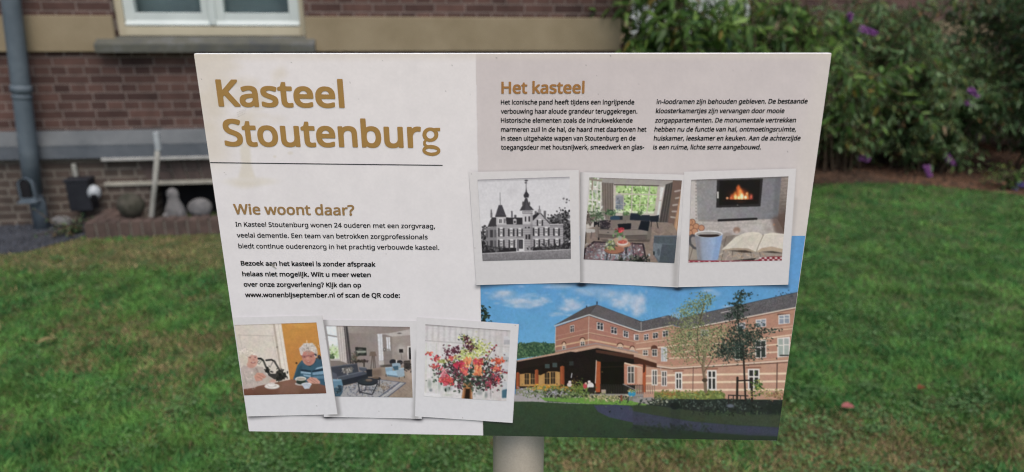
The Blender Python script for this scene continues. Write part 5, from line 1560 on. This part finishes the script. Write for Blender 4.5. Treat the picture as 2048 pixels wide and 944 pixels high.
A.poly([(372, 500), (395, 485), (425, 488), (445, 560), (370, 580)], '#35322f').dabs(50, 410, 530, 26, 26, 11, ['#2a2827', '#4a4644', '#1c1a1a']).poly([(300, 515), (370, 518), (375, 565), (320, 560)], '#3a3736').ell(345, 470, 30, 40, '#cfc4ba', .7, edge=.6)
A.poly([(80, 648), (300, 602), (490, 565), (600, 562), (800, 612), (800, 720), (80, 720)], '#7d5646', grad=('#634033', 90)).poly([(420, 575), (560, 568), (560, 690), (380, 690)], '#8b6656', a=.5, soft=16)
A.poly([(70, 480), (105, 450), (190, 460), (262, 462), (290, 520), (372, 574), (340, 600), (250, 608), (190, 632), (95, 645)], '#b5a69e').poly([(180, 478), (220, 470), (255, 560), (215, 600)], '#a3938b').poly([(210, 455), (265, 465), (290, 520), (240, 520)], '#b0a49a').dabs(90, 150, 560, 34, 36, 6, ['#c3b5ac', '#a3948c', '#beaea2'], a=.5).line([(205, 470), (250, 560)], 5, '#8a7b74').line([(100, 500), (130, 600)], 4, '#93857c')
A.ell(140, 364, 74, 66, '#a39585', .75, edge=.5).ell(140, 360, 64, 54, '#d6cabd').ell(172, 408, 50, 62, '#c59384').ell(160, 455, 40, 26, '#b98878', .8, edge=.7).ell(110, 400, 32, 50, '#c9bbac').poly([(95, 350), (140, 310), (200, 330), (218, 370), (170, 362), (130, 390)], '#d2c6b8').dabs(90, 130, 350, 30, 20, 8, ['#e0d6ca', '#b5a696', '#cfc3b6'], a=.6, ratio=.3)
A.ell(183, 426, 20, 7, '#8d4a46').ell(184, 423, 13, 3, '#d8c8c0').ell(158, 385, 8, 4, '#6d4a42').ell(200, 384, 7, 4, '#6d4a42').line([(142, 378), (172, 376)], 3, '#a08078').line([(190, 376), (212, 376)], 3, '#a08078').ell(190, 402, 8, 7, '#b57a6c').ell(160, 412, 14, 10, '#cf9484', .8, edge=1)
A.poly([(190, 540), (215, 508), (262, 512), (292, 540), (262, 572), (205, 580)], '#c08878').line([(225, 520), (268, 545)], 4, '#9a6658').line([(215, 540), (255, 560)], 4, '#9a6658').ell(332, 577, 38, 14, '#c2978a').poly([(260, 555), (330, 565), (300, 600), (262, 600)], '#b3a59c')
A.ell(337, 622, 62, 22, '#b0a8a2').ell(337, 618, 60, 20, '#d5cec8').ell(338, 616, 40, 12, '#b8afa9').ell(332, 606, 30, 18, '#d8d2cd').ell(332, 596, 26, 8, '#c3bab4')
A.poly([(510, 562), (545, 450), (580, 408), (640, 400), (700, 388), (760, 400), (790, 620), (720, 600), (600, 585)], '#35566a')
for pts, c_ in ((((572, 478), (660, 492), (658, 506), (572, 496)), '#1d3040'), (((570, 496), (658, 507), (656, 522), (572, 514)), '#86a6bc'), (((590, 522), (656, 530), (654, 546), (600, 538)), '#7fa0b8'), (((668, 492), (770, 470), (772, 488), (668, 506)), '#1d3040'), (((670, 508), (772, 492), (774, 520), (670, 528)), '#6f92ac'), (((668, 540), (775, 530), (778, 560), (690, 556)), '#54788f'), (((700, 470), (770, 450), (772, 466), (690, 484)), '#86a6bc')): A.poly(pts, c_)
A.poly([(520, 545), (560, 460), (590, 440), (560, 560)], '#27424f', a=.7, soft=5).poly([(600, 408), (640, 440), (690, 400), (700, 420), (650, 465), (610, 440)], '#27424f')
A.ell(640, 385, 56, 66, '#b87c6c').ell(640, 430, 34, 26, '#a96c5e', .8, edge=.7).poly([(570, 360), (560, 310), (600, 268), (670, 265), (705, 310), (706, 375), (690, 385), (684, 345), (640, 322), (598, 335), (584, 372)], '#c9c0b9').dabs(120, 632, 308, 32, 18, 8, ['#cdc4bd', '#a99d95', '#bcb0a8', '#938780'], a=.7, ratio=.35).ell(700, 350, 12, 34, '#b5aaa2')
A.line([(578, 370), (612, 374), (640, 370), (690, 360)], 5, '#7a3f4c').ell(603, 380, 20, 13, '#a06a60', .7).ell(660, 374, 20, 13, '#a06a60', .7).ell(604, 380, 7, 4, '#5a3830').ell(658, 376, 7, 4, '#5a3830').ell(628, 392, 11, 10, '#c58a7a').ell(636, 420, 17, 5, '#8d4c46').ell(636, 418, 11, 2.5, '#d0bab2').ell(612, 412, 5, 9, '#a5685a', .5).ell(660, 408, 5, 9, '#a5685a', .5).ell(606, 398, 12, 9, '#c88a78', .8, edge=1)
A.dabs(16, 720, 375, 14, 12, 9, ['#2a2c34', '#3a3c44'])
A.ell(575, 600, 50, 15, '#b5aca6').rect(536, 558, 612, 590, '#34423a').ell(574, 588, 38, 16, '#2a362f').ell(574, 558, 44, 17, '#d8d3cd').ell(574, 560, 36, 12, '#a39a90').line([(540, 552), (528, 560), (536, 574)], 6, '#cfc9c2')
A.poly([(618, 570), (650, 544), (700, 552), (730, 580), (732, 600), (690, 600), (640, 592)], '#c48c7c').line([(640, 560), (690, 592)], 4, '#9a6658').line([(660, 552), (712, 590)], 4, '#9a6658').ell(620, 604, 42, 14, '#d2d5da').poly([(580, 606), (660, 606), (642, 640), (604, 642)], '#b3bac4').ell(620, 606, 34, 9, '#aab2bd')
A.poly([(20, 100), (720, 85), (720, 100), (20, 122)], '#6d645c', a=.5, soft=3)
A.mottle([(20, 90), (800, 90), (800, 720), (20, 720)], .03, 5)
ART['ladies'] = A

# 5: lounge with grey sofa and blue armchair
A = Art(644, 644, 828, 800, '#897d78', seed=15).view(630, 630, 4.291)
A.poly([(240, 85), (560, 85), (560, 480), (280, 480)], '#857974', grad=('#8f8480', 0)).poly([(240, 80), (830, 80), (830, 110), (500, 155), (240, 150)], '#9a8f89', grad=('#7d716c', 0))
A.poly([(500, 150), (640, 150), (830, 110), (830, 180), (660, 182), (590, 160), (530, 165)], '#b0a8a4').ell(716, 153, 22, 6, '#7d7674').ell(716, 150, 12, 4, '#5a5452')
A.poly([(490, 152), (820, 96), (820, 114), (640, 150), (500, 160)], '#8a7d77')
A.poly([(565, 165), (655, 180), (655, 425), (560, 445)], '#847974').poly([(655, 180), (830, 165), (830, 420), (655, 425)], '#968a84')
A.ell(735, 290, 60, 70, '#b8b0ab', .8, edge=.9).poly([(528, 156), (568, 156), (580, 384), (540, 388)], '#c9c9cc').line([(550, 160), (562, 384)], 4, '#a8a8ac').poly([(534, 390), (580, 386), (584, 425), (545, 440)], '#b0a9a5')
A.poly([(602, 184), (634, 184), (640, 300), (610, 302)], '#d3d4d8').line([(618, 184), (625, 300)], 5, '#8d8988').rect(610, 285, 635, 300, '#8a8684').ell(588, 291, 10, 15, '#3a3635').ell(588, 291, 6, 10, '#a8a09b')
A.rect(712, 288, 747, 318, '#2a2526').line([(728, 318), (735, 375)], 3, '#4a4442').poly([(782, 262), (830, 262), (830, 378), (785, 378)], '#cfcac6').rect(796, 272, 820, 376, '#1f1b1e')
A.poly([(84, 80), (178, 90), (206, 372), (122, 372)], '#d8dde0').poly([(108, 260), (196, 260), (206, 372), (122, 372)], '#b5c69a', a=.8, soft=10).dabs(40, 160, 315, 26, 26, 9, ['#a9bf86', '#c8d2b4', '#8aa868'])
A.line([(90, 165), (182, 182)], 11, '#8d8988').line([(84, 85), (124, 375)], 8, '#8d8988').line([(176, 88), (206, 372)], 8, '#b5aeaa').dabs(24, 135, 355, 12, 12, 10, ['#3b4f3a', '#5b7050'])
A.rect(122, 372, 262, 388, '#b3aaa6').poly([(125, 386), (262, 386), (265, 420), (130, 436)], '#7b706b')
A.poly([(176, 90), (240, 92), (262, 408), (208, 388)], '#b8aea9')
for i in range(6): A.line([(184 + i * 11, 92), (212 + i * 9, 390)], 4, ('#958a85', '#cdc5c0')[i % 2], .8)
A.poly([(238, 92), (272, 92), (310, 410), (272, 412)], '#4a4446').line([(250, 95), (284, 410)], 5, '#8a807c').line([(262, 95), (298, 410)], 5, '#2e292b')
A.poly([(336, 270), (430, 275), (434, 343), (343, 345)], '#2a2b2a').poly([(342, 300), (428, 300), (430, 318), (346, 322)], '#8d9086').ell(380, 290, 34, 10, '#5c605a', .9, edge=.9).ell(395, 328, 30, 8, '#4d5248', .9, edge=.9)
A.poly([(466, 310), (510, 310), (521, 348), (455, 348)], '#6f5f55').line([(482, 348), (470, 455)], 5, '#40362f').line([(490, 348), (496, 465)], 5, '#40362f').line([(500, 348), (510, 450)], 5, '#40362f').poly([(475, 465), (548, 455), (548, 462), (475, 475)], '#cfc8c4')
A.rect(310, 385, 432, 402, '#4a413e').rect(312, 400, 322, 420, '#3b3431').rect(405, 400, 418, 440, '#3b3431').dabs(50, 330, 365, 14, 22, 11, ['#46463f', '#5f5f52', '#6d5b50'], ratio=.35).dabs(30, 395, 390, 26, 8, 9, ['#3d3531', '#2a2423'])
A.poly([(430, 465), (560, 440), (840, 430), (840, 720), (150, 720), (230, 600)], '#917f71')
for i in range(44):
    x_, y_ = A.g.uniform(600, 830), A.g.uniform(540, 700); A.line([(x_, y_), (x_ + 26, y_ + A.g.choice([-20, 20]))], 5, ('#a39182', '#7f6e62')[i % 2], .7)
A.poly([(750, 460), (840, 455), (840, 560), (790, 550)], '#b09a8a', a=.7, soft=10).poly([(548, 425), (700, 415), (700, 440), (548, 440)], '#2b2523', a=.7, soft=4)
A.poly([(478, 470), (560, 455), (560, 520), (480, 520)], '#6d5a4c', a=.8, soft=8)
A.poly([(235, 605), (520, 542), (770, 576), (606, 705), (200, 705)], '#9a989a')
A.dabs(420, 430, 620, 130, 42, 7, ['#5c6070', '#7a7a82', '#b0adaf', '#484c5c', '#8f8f95', '#8a7d74'], clip=lambda x, y: y > 560 and x < 700 - (y - 575) * .6, ratio=.4)
A.line([(768, 577), (604, 704)], 7, '#454b5e').line([(735, 574), (560, 704)], 5, '#c3c1c2').line([(715, 572), (530, 704)], 8, '#4a5064').line([(520, 545), (768, 577)], 5, '#5d6172')
A.dabs(60, 590, 610, 34, 22, 6, ['#8a7460', '#6d5a4c'], ratio=.4)
A.ell(660, 398, 30, 24, '#26262c').ell(718, 402, 26, 20, '#26262c').poly([(750, 388), (806, 384), (814, 462), (755, 458)], '#3d3836').rect(684, 380, 694, 408, '#d3cfcc').line([(640, 412), (800, 400)], 6, '#5a524e').dabs(26, 790, 440, 18, 14, 8, ['#2a2626', '#4a4442'])
A.poly([(128, 440), (250, 420), (352, 410), (366, 480), (180, 535), (138, 515)], '#3b3e48').line([(130, 440), (352, 412)], 7, '#595d68')
A.poly([(176, 522), (300, 490), (405, 476), (442, 490), (442, 545), (232, 600)], '#474b57').poly([(220, 555), (442, 500), (446, 548), (232, 602)], '#262932').line([(185, 530), (400, 480)], 5, '#6a6e7a')
A.poly([(366, 440), (432, 446), (440, 478), (400, 476), (372, 470)], '#4d515d').poly([(428, 462), (480, 460), (482, 524), (440, 524)], '#23252c').line([(368, 442), (430, 448)], 6, '#70747f').poly([(136, 480), (178, 500), (182, 560), (140, 540)], '#50545f')
A.poly([(222, 452), (314, 440), (312, 486), (234, 498)], '#6b6764').dabs(50, 268, 468, 26, 13, 7, ['#8d8a86', '#504c4a', '#a39f9a'])
A.poly([(140, 548), (214, 545), (232, 600), (150, 622)], '#5d8198').poly([(140, 545), (215, 545), (220, 558), (142, 562)], '#7b9db2').poly([(148, 622), (232, 604), (226, 660), (205, 695), (160, 695)], '#3b5364').dabs(14, 190, 640, 16, 20, 12, ['#8d959c', '#4a6072', '#24303a'])
A.line([(362, 582), (373, 658)], 8, '#20232a').line([(372, 656), (478, 677)], 8, '#20232a').line([(524, 588), (482, 675)], 8, '#20232a').line([(428, 590), (424, 640)], 6, '#2b2e35').line([(372, 652), (424, 635), (510, 640)], 5, '#2b2e35').ell(515, 540, 40, 16, '#2a2a2d').line([(545, 545), (542, 605)], 6, '#2b2e35').line([(512, 560), (540, 605)], 5, '#2b2e35')
A.ell(442, 568, 88, 32, '#16181d').ell(442, 562, 87, 30, '#2d3138').ell(440, 556, 50, 12, '#4a4f57', .5, edge=.9).ell(452, 556, 32, 15, '#3f3733').ell(452, 552, 27, 10, '#6d5f55').ell(510, 533, 30, 9, '#6b5a4c')
A.poly([(650, 412), (690, 404), (722, 410), (728, 446), (655, 452)], '#869dad').poly([(592, 446), (650, 440), (662, 480), (600, 502)], '#7f9aae').poly([(600, 480), (690, 470), (702, 520), (608, 515)], '#93b3c9').poly([(690, 456), (752, 446), (760, 520), (702, 530), (690, 480)], '#8c9fae').line([(594, 448), (650, 442)], 6, '#a8bccb').line([(692, 458), (750, 449)], 6, '#b0bfca').poly([(656, 436), (704, 430), (706, 464), (672, 470)], '#3c596c').poly([(608, 505), (702, 518), (702, 530), (612, 518)], '#5d7386').line([(600, 505), (600, 522)], 5, '#2a2422').line([(712, 528), (712, 545)], 5, '#2a2422').line([(756, 518), (757, 534)], 5, '#2a2422')
A.poly([(70, 70), (830, 78), (830, 98), (70, 90)], '#5d5450', a=.7, soft=3)
A.mottle([(70, 70), (840, 70), (840, 720), (70, 720)], .04, 5)
ART['lounge'] = A

# 6: autumn bouquet
A = Art(840, 642, 1024, 806, '#cac5c5', seed=16).view(820, 630, 4.104)
A.poly([(80, 50), (840, 50), (840, 720), (80, 720)], '#cdc9c9', grad=('#c2bdbd', 0))
for i in range(15):
    x_ = 125 + i * 47; A.poly([(x_, 70), (x_ + 16, 75), (x_ + 12, 205 + i * 2), (x_ - 4, 200 + i * 2)], '#a9a3a3', a=.5, soft=5)
A.line([(100, 203), (400, 225), (840, 262)], 7, '#aaa5a4').line([(100, 100), (840, 140)], 5, '#b5b0b0', .6)
for i in range(9):
    x_ = 125 + i * 28; A.line([(x_, 225), (x_ - 6, 640)], 9, ('#b9bfae', '#dad8d6', '#c5c2bf')[i % 3], .55)
for i in range(6):
    x_ = 640 + i * 24; A.line([(x_, 255), (x_ - 16, 700)], 8, ('#b8b2b0', '#d6d2d2')[i % 2], .5)
A.poly([(690, 130), (760, 140), (735, 700), (668, 700)], '#bcb4b2', a=.55, soft=8)
for (x_, y_, w_, h_) in ((786, 202, 24, 34), (778, 342, 24, 40), (770, 446, 24, 34)): A.rect(x_ - w_, y_ - h_, x_ + w_, y_ + h_, '#a7a6aa').rect(x_ - w_, y_ - h_, x_ + w_, y_ - h_ * .1, '#c9c8ca', a=.7)
A.rect(742, 540, 790, 680, '#b5b9bb').poly([(744, 610), (786, 600), (782, 672), (742, 676)], '#3d6276', soft=3)
for (x_, y_, rx_, ry_, c_) in ((150, 560, 26, 60, '#8d968c'), (185, 520, 12, 100, '#b0b5a6'), (230, 570, 18, 80, '#a3aaa2'), (300, 600, 50, 34, '#7b857f'), (300, 650, 60, 12, '#b5bab0'), (330, 560, 30, 30, '#8d968f'), (560, 630, 40, 34, '#8a938c'), (610, 650, 22, 40, '#75807a'), (650, 640, 10, 60, '#8f8c8a'), (520, 650, 16, 30, '#a5aaa4'), (160, 610, 20, 20, '#6a7478'), (540, 590, 40, 16, '#9aa39c')): A.ell(x_, y_, rx_, ry_, c_, .8, edge=.8)
A.poly([(80, 630), (235, 640), (245, 668), (430, 676), (430, 720), (80, 720)], '#d3d1d2').rect(350, 560, 410, 690, '#cfcac8', a=.6).line([(600, 560), (590, 690)], 20, '#c5c6bf', .8)
A.poly([(430, 545), (505, 545), (500, 688), (412, 680)], '#96633f', grad=('#7a4b2c', 0)).poly([(448, 590), (482, 590), (476, 688), (436, 684)], '#241912', soft=3).line([(432, 550), (420, 680)], 7, '#c58f60').line([(498, 560), (492, 684)], 7, '#c8966a').poly([(440, 550), (490, 550), (478, 600), (450, 600)], '#a87445')
GN = ['#26342c', '#3a4a3c', '#1c2723', '#4a5a48', '#2e3d33']
YG = ['#a5aa52', '#b9bc70', '#8b9440', '#c9cc94', '#9aa25a']
PL = ['#4a2431', '#5f2d3c', '#351a25', '#6d3a48']
RD = ['#b8303f', '#c84450', '#a8343c', '#d0604c', '#bd4a5a']
OR = ['#d06a48', '#d88858', '#c85a44', '#dd9a6a']
for p in (((470, 540), (280, 290)), ((470, 540), (180, 330)), ((470, 540), (170, 410)), ((470, 540), (420, 180)), ((470, 540), (520, 210)), ((480, 540), (695, 245)), ((480, 540), (740, 375)), ((480, 540), (780, 465)), ((480, 540), (710, 525)), ((470, 540), (290, 520)), ((470, 540), (640, 590)), ((470, 540), (400, 580))): A.line(p, 4, '#4a4a36', .9)
A.dabs(204, 470, 520, 120, 45, 9.9, GN).dabs(255, 480, 480, 130, 60, 9.2, GN).dabs(102, 600, 560, 60, 28, 8.6, GN + PL).dabs(102, 320, 430, 60, 40, 9.2, GN + PL).dabs(119, 640, 440, 60, 60, 9.2, PL + GN).dabs(57, 690, 520, 24, 24, 8.6, PL)
A.dabs(119, 540, 260, 45, 45, 8.6, YG).dabs(136, 450, 340, 45, 36, 9.2, YG).dabs(68, 470, 230, 40, 30, 7.3, YG + GN).dabs(61, 590, 300, 34, 34, 7.9, YG).dabs(34, 265, 372, 24, 8, 8.6, YG).dabs(30, 430, 180, 22, 14, 7.3, GN + YG)
A.dabs(57, 480, 255, 24, 24, 7.9, PL).dabs(13, 452, 188, 10, 12, 8.6, PL).dabs(44, 300, 300, 22, 30, 8.6, PL).dabs(34, 365, 285, 26, 18, 10.6, PL).dabs(34, 350, 420, 26, 30, 9.2, PL).dabs(44, 400, 500, 30, 30, 7.9, ['#6d3a44', '#7d444e', '#5a2c38'])
A.dabs(20, 148, 310, 14, 9, 8.6, RD + OR).dabs(23, 205, 352, 14, 12, 8.6, RD).dabs(30, 195, 415, 26, 8, 8.6, RD).dabs(10, 238, 438, 6, 5, 6.6, RD).dabs(102, 290, 530, 26, 24, 8.6, RD, ratio=.7).dabs(40, 268, 470, 14, 16, 7.9, ['#c8707c', '#d08a90', '#b04a58']).dabs(51, 395, 402, 20, 14, 9.9, ['#b8304a', '#c84058', '#a8283c'], ratio=.8)
A.dabs(51, 440, 450, 18, 18, 9.9, ['#cc5a50', '#d87a60', '#c4485a'], ratio=.8).dabs(57, 545, 385, 20, 18, 9.9, RD + OR, ratio=.8).dabs(51, 552, 455, 18, 22, 10.6, OR, ratio=.8).dabs(40, 470, 380, 16, 16, 9.2, OR, ratio=.8).dabs(23, 330, 350, 14, 10, 9.2, OR + RD)
A.dabs(57, 712, 372, 28, 12, 9.2, ['#c4523c', '#d0684a', '#b8402f']).dabs(37, 695, 430, 20, 14, 9.2, RD + OR).dabs(20, 712, 525, 12, 12, 8.6, RD).dabs(34, 640, 570, 16, 24, 7.9, ['#a84456', '#8d3444']).dabs(27, 395, 575, 8, 16, 7.3, PL)
for (x_, y_) in ((640, 295), (662, 275), (682, 262), (698, 243), (615, 325), (585, 355), (725, 452), (745, 458), (765, 464), (782, 468), (700, 450)): A.ell(x_, y_, 8, 8, '#8d2a34')
A.poly([(80, 50), (840, 50), (840, 130), (80, 78)], '#6d6866', a=.6, soft=4)
ART['bouquet'] = A

LABEL = {'castle': 'printed black and white photo of a castle with round tower', 'sofa': 'printed photo of a living room with taupe sofa and garden window', 'hearth': 'printed photo of a fireplace with blue mug and open book', 'ladies': 'printed photo of two white-haired ladies drinking coffee at a table', 'lounge': 'printed photo of a lounge with dark sofa and pale blue armchair', 'bouquet': 'printed photo of a red and green bouquet in a vase'}
for i, k in enumerate(('sofa', 'castle', 'hearth', 'lounge', 'ladies', 'bouquet')):
    q = FR[k]
    x0 = min(p[0] for p in q) - 4; x1 = max(p[0] for p in q) + 4; y0 = min(p[1] for p in q) - 4; y1 = max(p[1] for p in q) + 4
    A = Art(x0, y0, x1, y1, '#c9c5c5', ss=1, seed=30 + i)
    A.poly([(x0, y0), (x1, y0), (x1, y1), (x0, y1)], '#cdc8c7' if y0 < 500 else '#cbc8c9', grad=('#c6c3c4' if y0 < 500 else '#cdccd0', 90))
    # printed shade of the neighbouring print, and a thin lighter rim
    if k == 'sofa':
        A.poly([(1150, 340), (1163, 340), (1164, 575), (1150, 575)], '#6f6b6c', a=.5, soft=3).poly([(1346, 470), (1358, 470), (1352, 580), (1343, 580)], '#77726f', a=.45, soft=4)
    if k == 'lounge':
        A.poly([(640, 630), (650, 630), (680, 830), (655, 840)], '#5f5b5c', a=.5, soft=3).poly([(828, 700), (838, 700), (834, 840), (822, 840)], '#6a6666', a=.45, soft=3)
    A.line([q[3], q[2]], 1.6, '#dedbda', .8).line([q[1], q[2]], 1.6, '#b0abaa', .6)
    A.mottle([(x0, y0), (x1, y0), (x1, y1), (x0, y1)], 0.02, 5)
    for _ in range(3):
        A.ell(A.g.uniform(x0, x1), A.g.uniform(y0, y1), .8, .8, '#5a524c', .6)
    fr = print_sheet('photo_border', q, A, 0.0010 + 0.00012 * i, sign, res=0.6)
    fr['label'] = LABEL[k]
    ART[k].finish(0.014 if k == 'castle' else 0.05, 0.0 if k == 'castle' else 0.014)
    print_sheet('picture', PIC[k], ART[k], 0.0003, fr, res=1.15)

# ---- lettering
FONT = None
try:
    fp = os.path.join(bpy.utils.system_resource('DATAFILES', path='fonts'), 'NotoSansHebrew-Regular.woff2')
    if os.path.exists(fp):
        FONT = bpy.data.fonts.load(fp)
except Exception:
    FONT = None


def glyph_mesh(text, bold):
    """flat lettering; bold is the regular cut thickened by a ring of shifted copies, each a hair above the last"""
    cu = bpy.data.curves.new('lettering', 'FONT')
    if FONT: cu.font = FONT
    cu.body = text
    cu.dimensions = '2D'
    cu.resolution_u = 4
    cu.fill_mode = 'FRONT'
    ob = bpy.data.objects.new('lettering', cu)
    COL.objects.link(ob)
    bpy.context.view_layer.update()
    ev = ob.evaluated_get(bpy.context.evaluated_depsgraph_get())
    me = ev.to_mesh()
    v = np.zeros(len(me.vertices) * 3); me.vertices.foreach_get('co', v)
    v = v.reshape(-1, 3).copy()
    me.calc_loop_triangles()
    f = np.zeros(len(me.loop_triangles) * 3, np.int32); me.loop_triangles.foreach_get('vertices', f)
    f = f.reshape(-1, 3).copy()
    ev.to_mesh_clear()
    bpy.data.objects.remove(ob); bpy.data.curves.remove(cu)
    v[:, 2] = 0
    if bold:
        k = 16 if bold > 0.022 else 8
        VV, FF = [v], [f]
        for i in range(k):
            q = v.copy()
            t = 2 * math.pi * i / k
            q[:, 0] += bold * math.copysign(abs(math.cos(t)) ** 0.6, math.cos(t)); q[:, 1] += bold * math.copysign(abs(math.sin(t)) ** 0.6, math.sin(t)); q[:, 2] = i + 1
            VV.append(q); FF.append(f + len(v) * (i + 1))
        v, f = np.concatenate(VV), np.concatenate(FF)
    nt_ = len(f)
    v = v[f].reshape(-1, 3).copy()
    v[:, 2] += np.repeat(np.arange(nt_) % 11, 3) * 0.08
    return v, np.arange(nt_ * 3, dtype=np.int32).reshape(-1, 3)


CAP = {}


def cap_height(bold):
    if bold not in CAP:
        v, _ = glyph_mesh('H', bold); CAP[bold] = np.ptp(v[:, 1])
    return CAP[bold]


def words(name, lines, cap, bold, mat, extra=None, slant=0.0):
    """lines: (text, start of baseline, end of baseline); one printed block"""
    VV, FF, nb = [], [], 0
    for text, p0, p1 in lines:
        v, f = glyph_mesh(text, bold)
        a, b_ = mm(np.array([p0, p1], float))
        up_ = mm(np.array([p0[0], p0[1] - cap], float))
        ch = abs(up_[1] - a[1])
        d = b_ - a
        x0, x1 = v[:, 0].min(), v[:, 0].max()
        s_ = ch / cap_height(bold)
        t = (v[:, 0] - x0) / (x1 - x0)
        yy_ = (v[:, 1] + (bold or 0)) * s_
        X = a[0] + d[0] * t + yy_ * slant
        Y = a[1] + d[1] * t - yy_
        zz_ = v[:, 2] * 1e-5
        VV.append(np.stack([X, -Y, zz_], 1)); FF.append(f + nb); nb += len(v)
    if extra is not None:
        v, f = extra
        VV.append(v); FF.append(f + nb)
    o = mesh_np(name, np.concatenate(VV), np.concatenate(FF), mat)
    return on_board(o, 0.0007)


def stroke_band(pts, w, closed=False):
    """a flat pen stroke through measured points (pixels); w may vary along it"""
    P_ = np.array(pts, float)
    n = len(P_)
    w = np.full(n, w, float) if np.isscalar(w) else np.array(w, float)
    if closed: T_ = np.roll(P_, -1, 0) - np.roll(P_, 1, 0)
    else: T_ = np.gradient(P_, axis=0)
    T_ /= np.linalg.norm(T_, axis=1, keepdims=True)
    Nn = np.stack([-T_[:, 1], T_[:, 0]], 1)
    A_, B_ = mm(P_ + Nn * w[:, None] / 2), mm(P_ - Nn * w[:, None] / 2)
    V = np.concatenate([A_, B_]); V = np.stack([V[:, 0], -V[:, 1], np.zeros(len(V))], 1)
    F_ = []
    for i in range(n if closed else n - 1):
        j = (i + 1) % n
        F_ += [(i, j, n + j), (i, n + j, n + i)]
    return V, np.array(F_)


def joined(parts):
    VV, FF, nb = [], [], 0
    for v, f in parts:
        VV.append(v); FF.append(f + nb); nb += len(v)
    return np.concatenate(VV), np.concatenate(FF)


# the double-storey g that ends the title
tt = np.linspace(0, 2 * np.pi, 36, endpoint=False)
Zg = lambda p: (390 + np.asarray(p, float)[:, 0] / 2.6965, 100 + np.asarray(p, float)[:, 1] / 2.6965)
bowl = np.stack([1268 + 32 * np.cos(tt), 456 + 30 * np.sin(tt)], 1)
loop_ = np.stack([1273 + 40 * np.cos(tt) + 3 * np.sin(tt), 541 + 20.5 * np.sin(tt)], 1)
ear = np.array([(1282, 430), (1300, 428), (1321, 428)])
linkg = np.array([(1247, 481), (1236, 495), (1236, 508), (1247, 519), (1270, 523), (1290, 525), (1303, 532)])
gparts = []
for arr, w_, cl in ((bowl, (18 + 4 * np.abs(np.cos(tt))) / 2.6965, True), (loop_, (19 - 1.5 * np.abs(np.cos(tt))) / 2.6965, True), (ear, 18 / 2.6965, False), (linkg, np.array([13, 15, 16, 17, 18, 17, 15]) / 2.6965, False)):
    xx_, yy_ = Zg(arr)
    gparts.append(stroke_band(np.stack([xx_, yy_], 1), w_, cl))
for i, (v, f) in enumerate(gparts):
    v[:, 2] += i * 0.00003
words('title', [('Kasteel', (437.5, 213.0), (689.6, 215.7)), ('Stoutenbur', (450.0, 292.2), (843.0, 295.8))], 54.5, 0.024, M['gold'], extra=joined(gparts))
v, f = stroke_band([(419.9, 324.9), (650, 327.7), (884.3, 330.4)], 1.7)
on_board(mesh_np('rule_line', v, f, M['black_ink']), 0.0007)
words('heading', [('Wie woont daar?', (467.5, 428.4), (708.5, 430.8))], 21.0, 0.022, M['gold_dark'])
words('heading', [('Het kasteel', (1002.5, 187.2), (1168.3, 186.8))], 24.0, 0.024, M['gold_warm'])
words('paragraph', [('In Kasteel Stoutenburg wonen 24 ouderen met een zorgvraag,', (470.3, 452.7), (869.0, 456.6)),
                    ('veelal dementie. Een team van betrokken zorgprofessionals', (473.0, 474.5), (854.0, 478.3)),
                    ('biedt continue ouderenzorg in het prachtig verbouwde kasteel.', (476.1, 496.2), (877.0, 499.5))], 9.3, 0.014, M['black_ink'])
words('paragraph', [('Bezoek aan het kasteel is zonder afspraak', (480.8, 530.6), (749.5, 533.1)),
                    ('helaas niet mogelijk. Wilt u meer weten', (483.5, 551.9), (740.2, 553.8)),
                    ('over onze zorgverlening? Kijk dan op', (486.3, 572.8), (720.9, 574.4)),
                    ('www.wonenbijseptember.nl of scan de QR code:', (489.0, 593.7), (798.2, 595.1))], 9.3, 0.024, M['black_ink'])['label'] = 'bold printed paragraph'
words('paragraph', [('Het iconische pand heeft tijdens een ingrijpende', (1001.3, 208.8), (1267.9, 208.6)),
                    ('verbouwing haar aloude grandeur teruggekregen.', (1001.3, 227.1), (1274.0, 226.9)),
                    ('Historische elementen zoals de indrukwekkende', (1001.3, 245.1), (1264.3, 245.1)),
                    ('marmeren zuil in de hal, de haard met daarboven het', (1001.3, 263.2), (1291.8, 263.2)),
                    ('in steen uitgehakte wapen van Stoutenburg en de', (1001.3, 281.0), (1269.9, 280.8)),
                    ('toegangsdeur met houtsnijwerk, smeedwerk en glas-', (1001.3, 299.0), (1287.2, 298.6))], 9.4, 0.020, M['black_ink'])
words('paragraph', [('in-loodramen zijn behouden gebleven. De bestaande', (1312.3, 207.8), (1613.6, 206.8)),
                    ('kloosterkamertjes zijn vervangen door mooie', (1310.8, 226.1), (1567.3, 225.9)),
                    ('zorgappartementen. De monumentale vertrekken', (1309.2, 244.9), (1590.2, 244.5)),
                    ('hebben nu de functie van hal, ontmoetingsruimte,', (1307.7, 263.0), (1590.7, 262.8)),
                    ('huiskamer, leeskamer en keuken. Aan de achterzijde', (1306.4, 280.8), (1599.1, 280.6)),
                    ('is een ruime, lichte serre aangebouwd.', (1304.9, 298.6), (1520.3, 298.6))], 9.4, 0.020, M['black_ink'], slant=0.08)
# a scrap of dry leaf stuck to the sheet
v, f = stroke_band([(540, 527.5), (545, 531.5), (552, 537.0)], [1.0, 2.6, 0.8])
on_board(mesh_np('leaf_scrap', v, f, M['old_wood']), 0.0012)
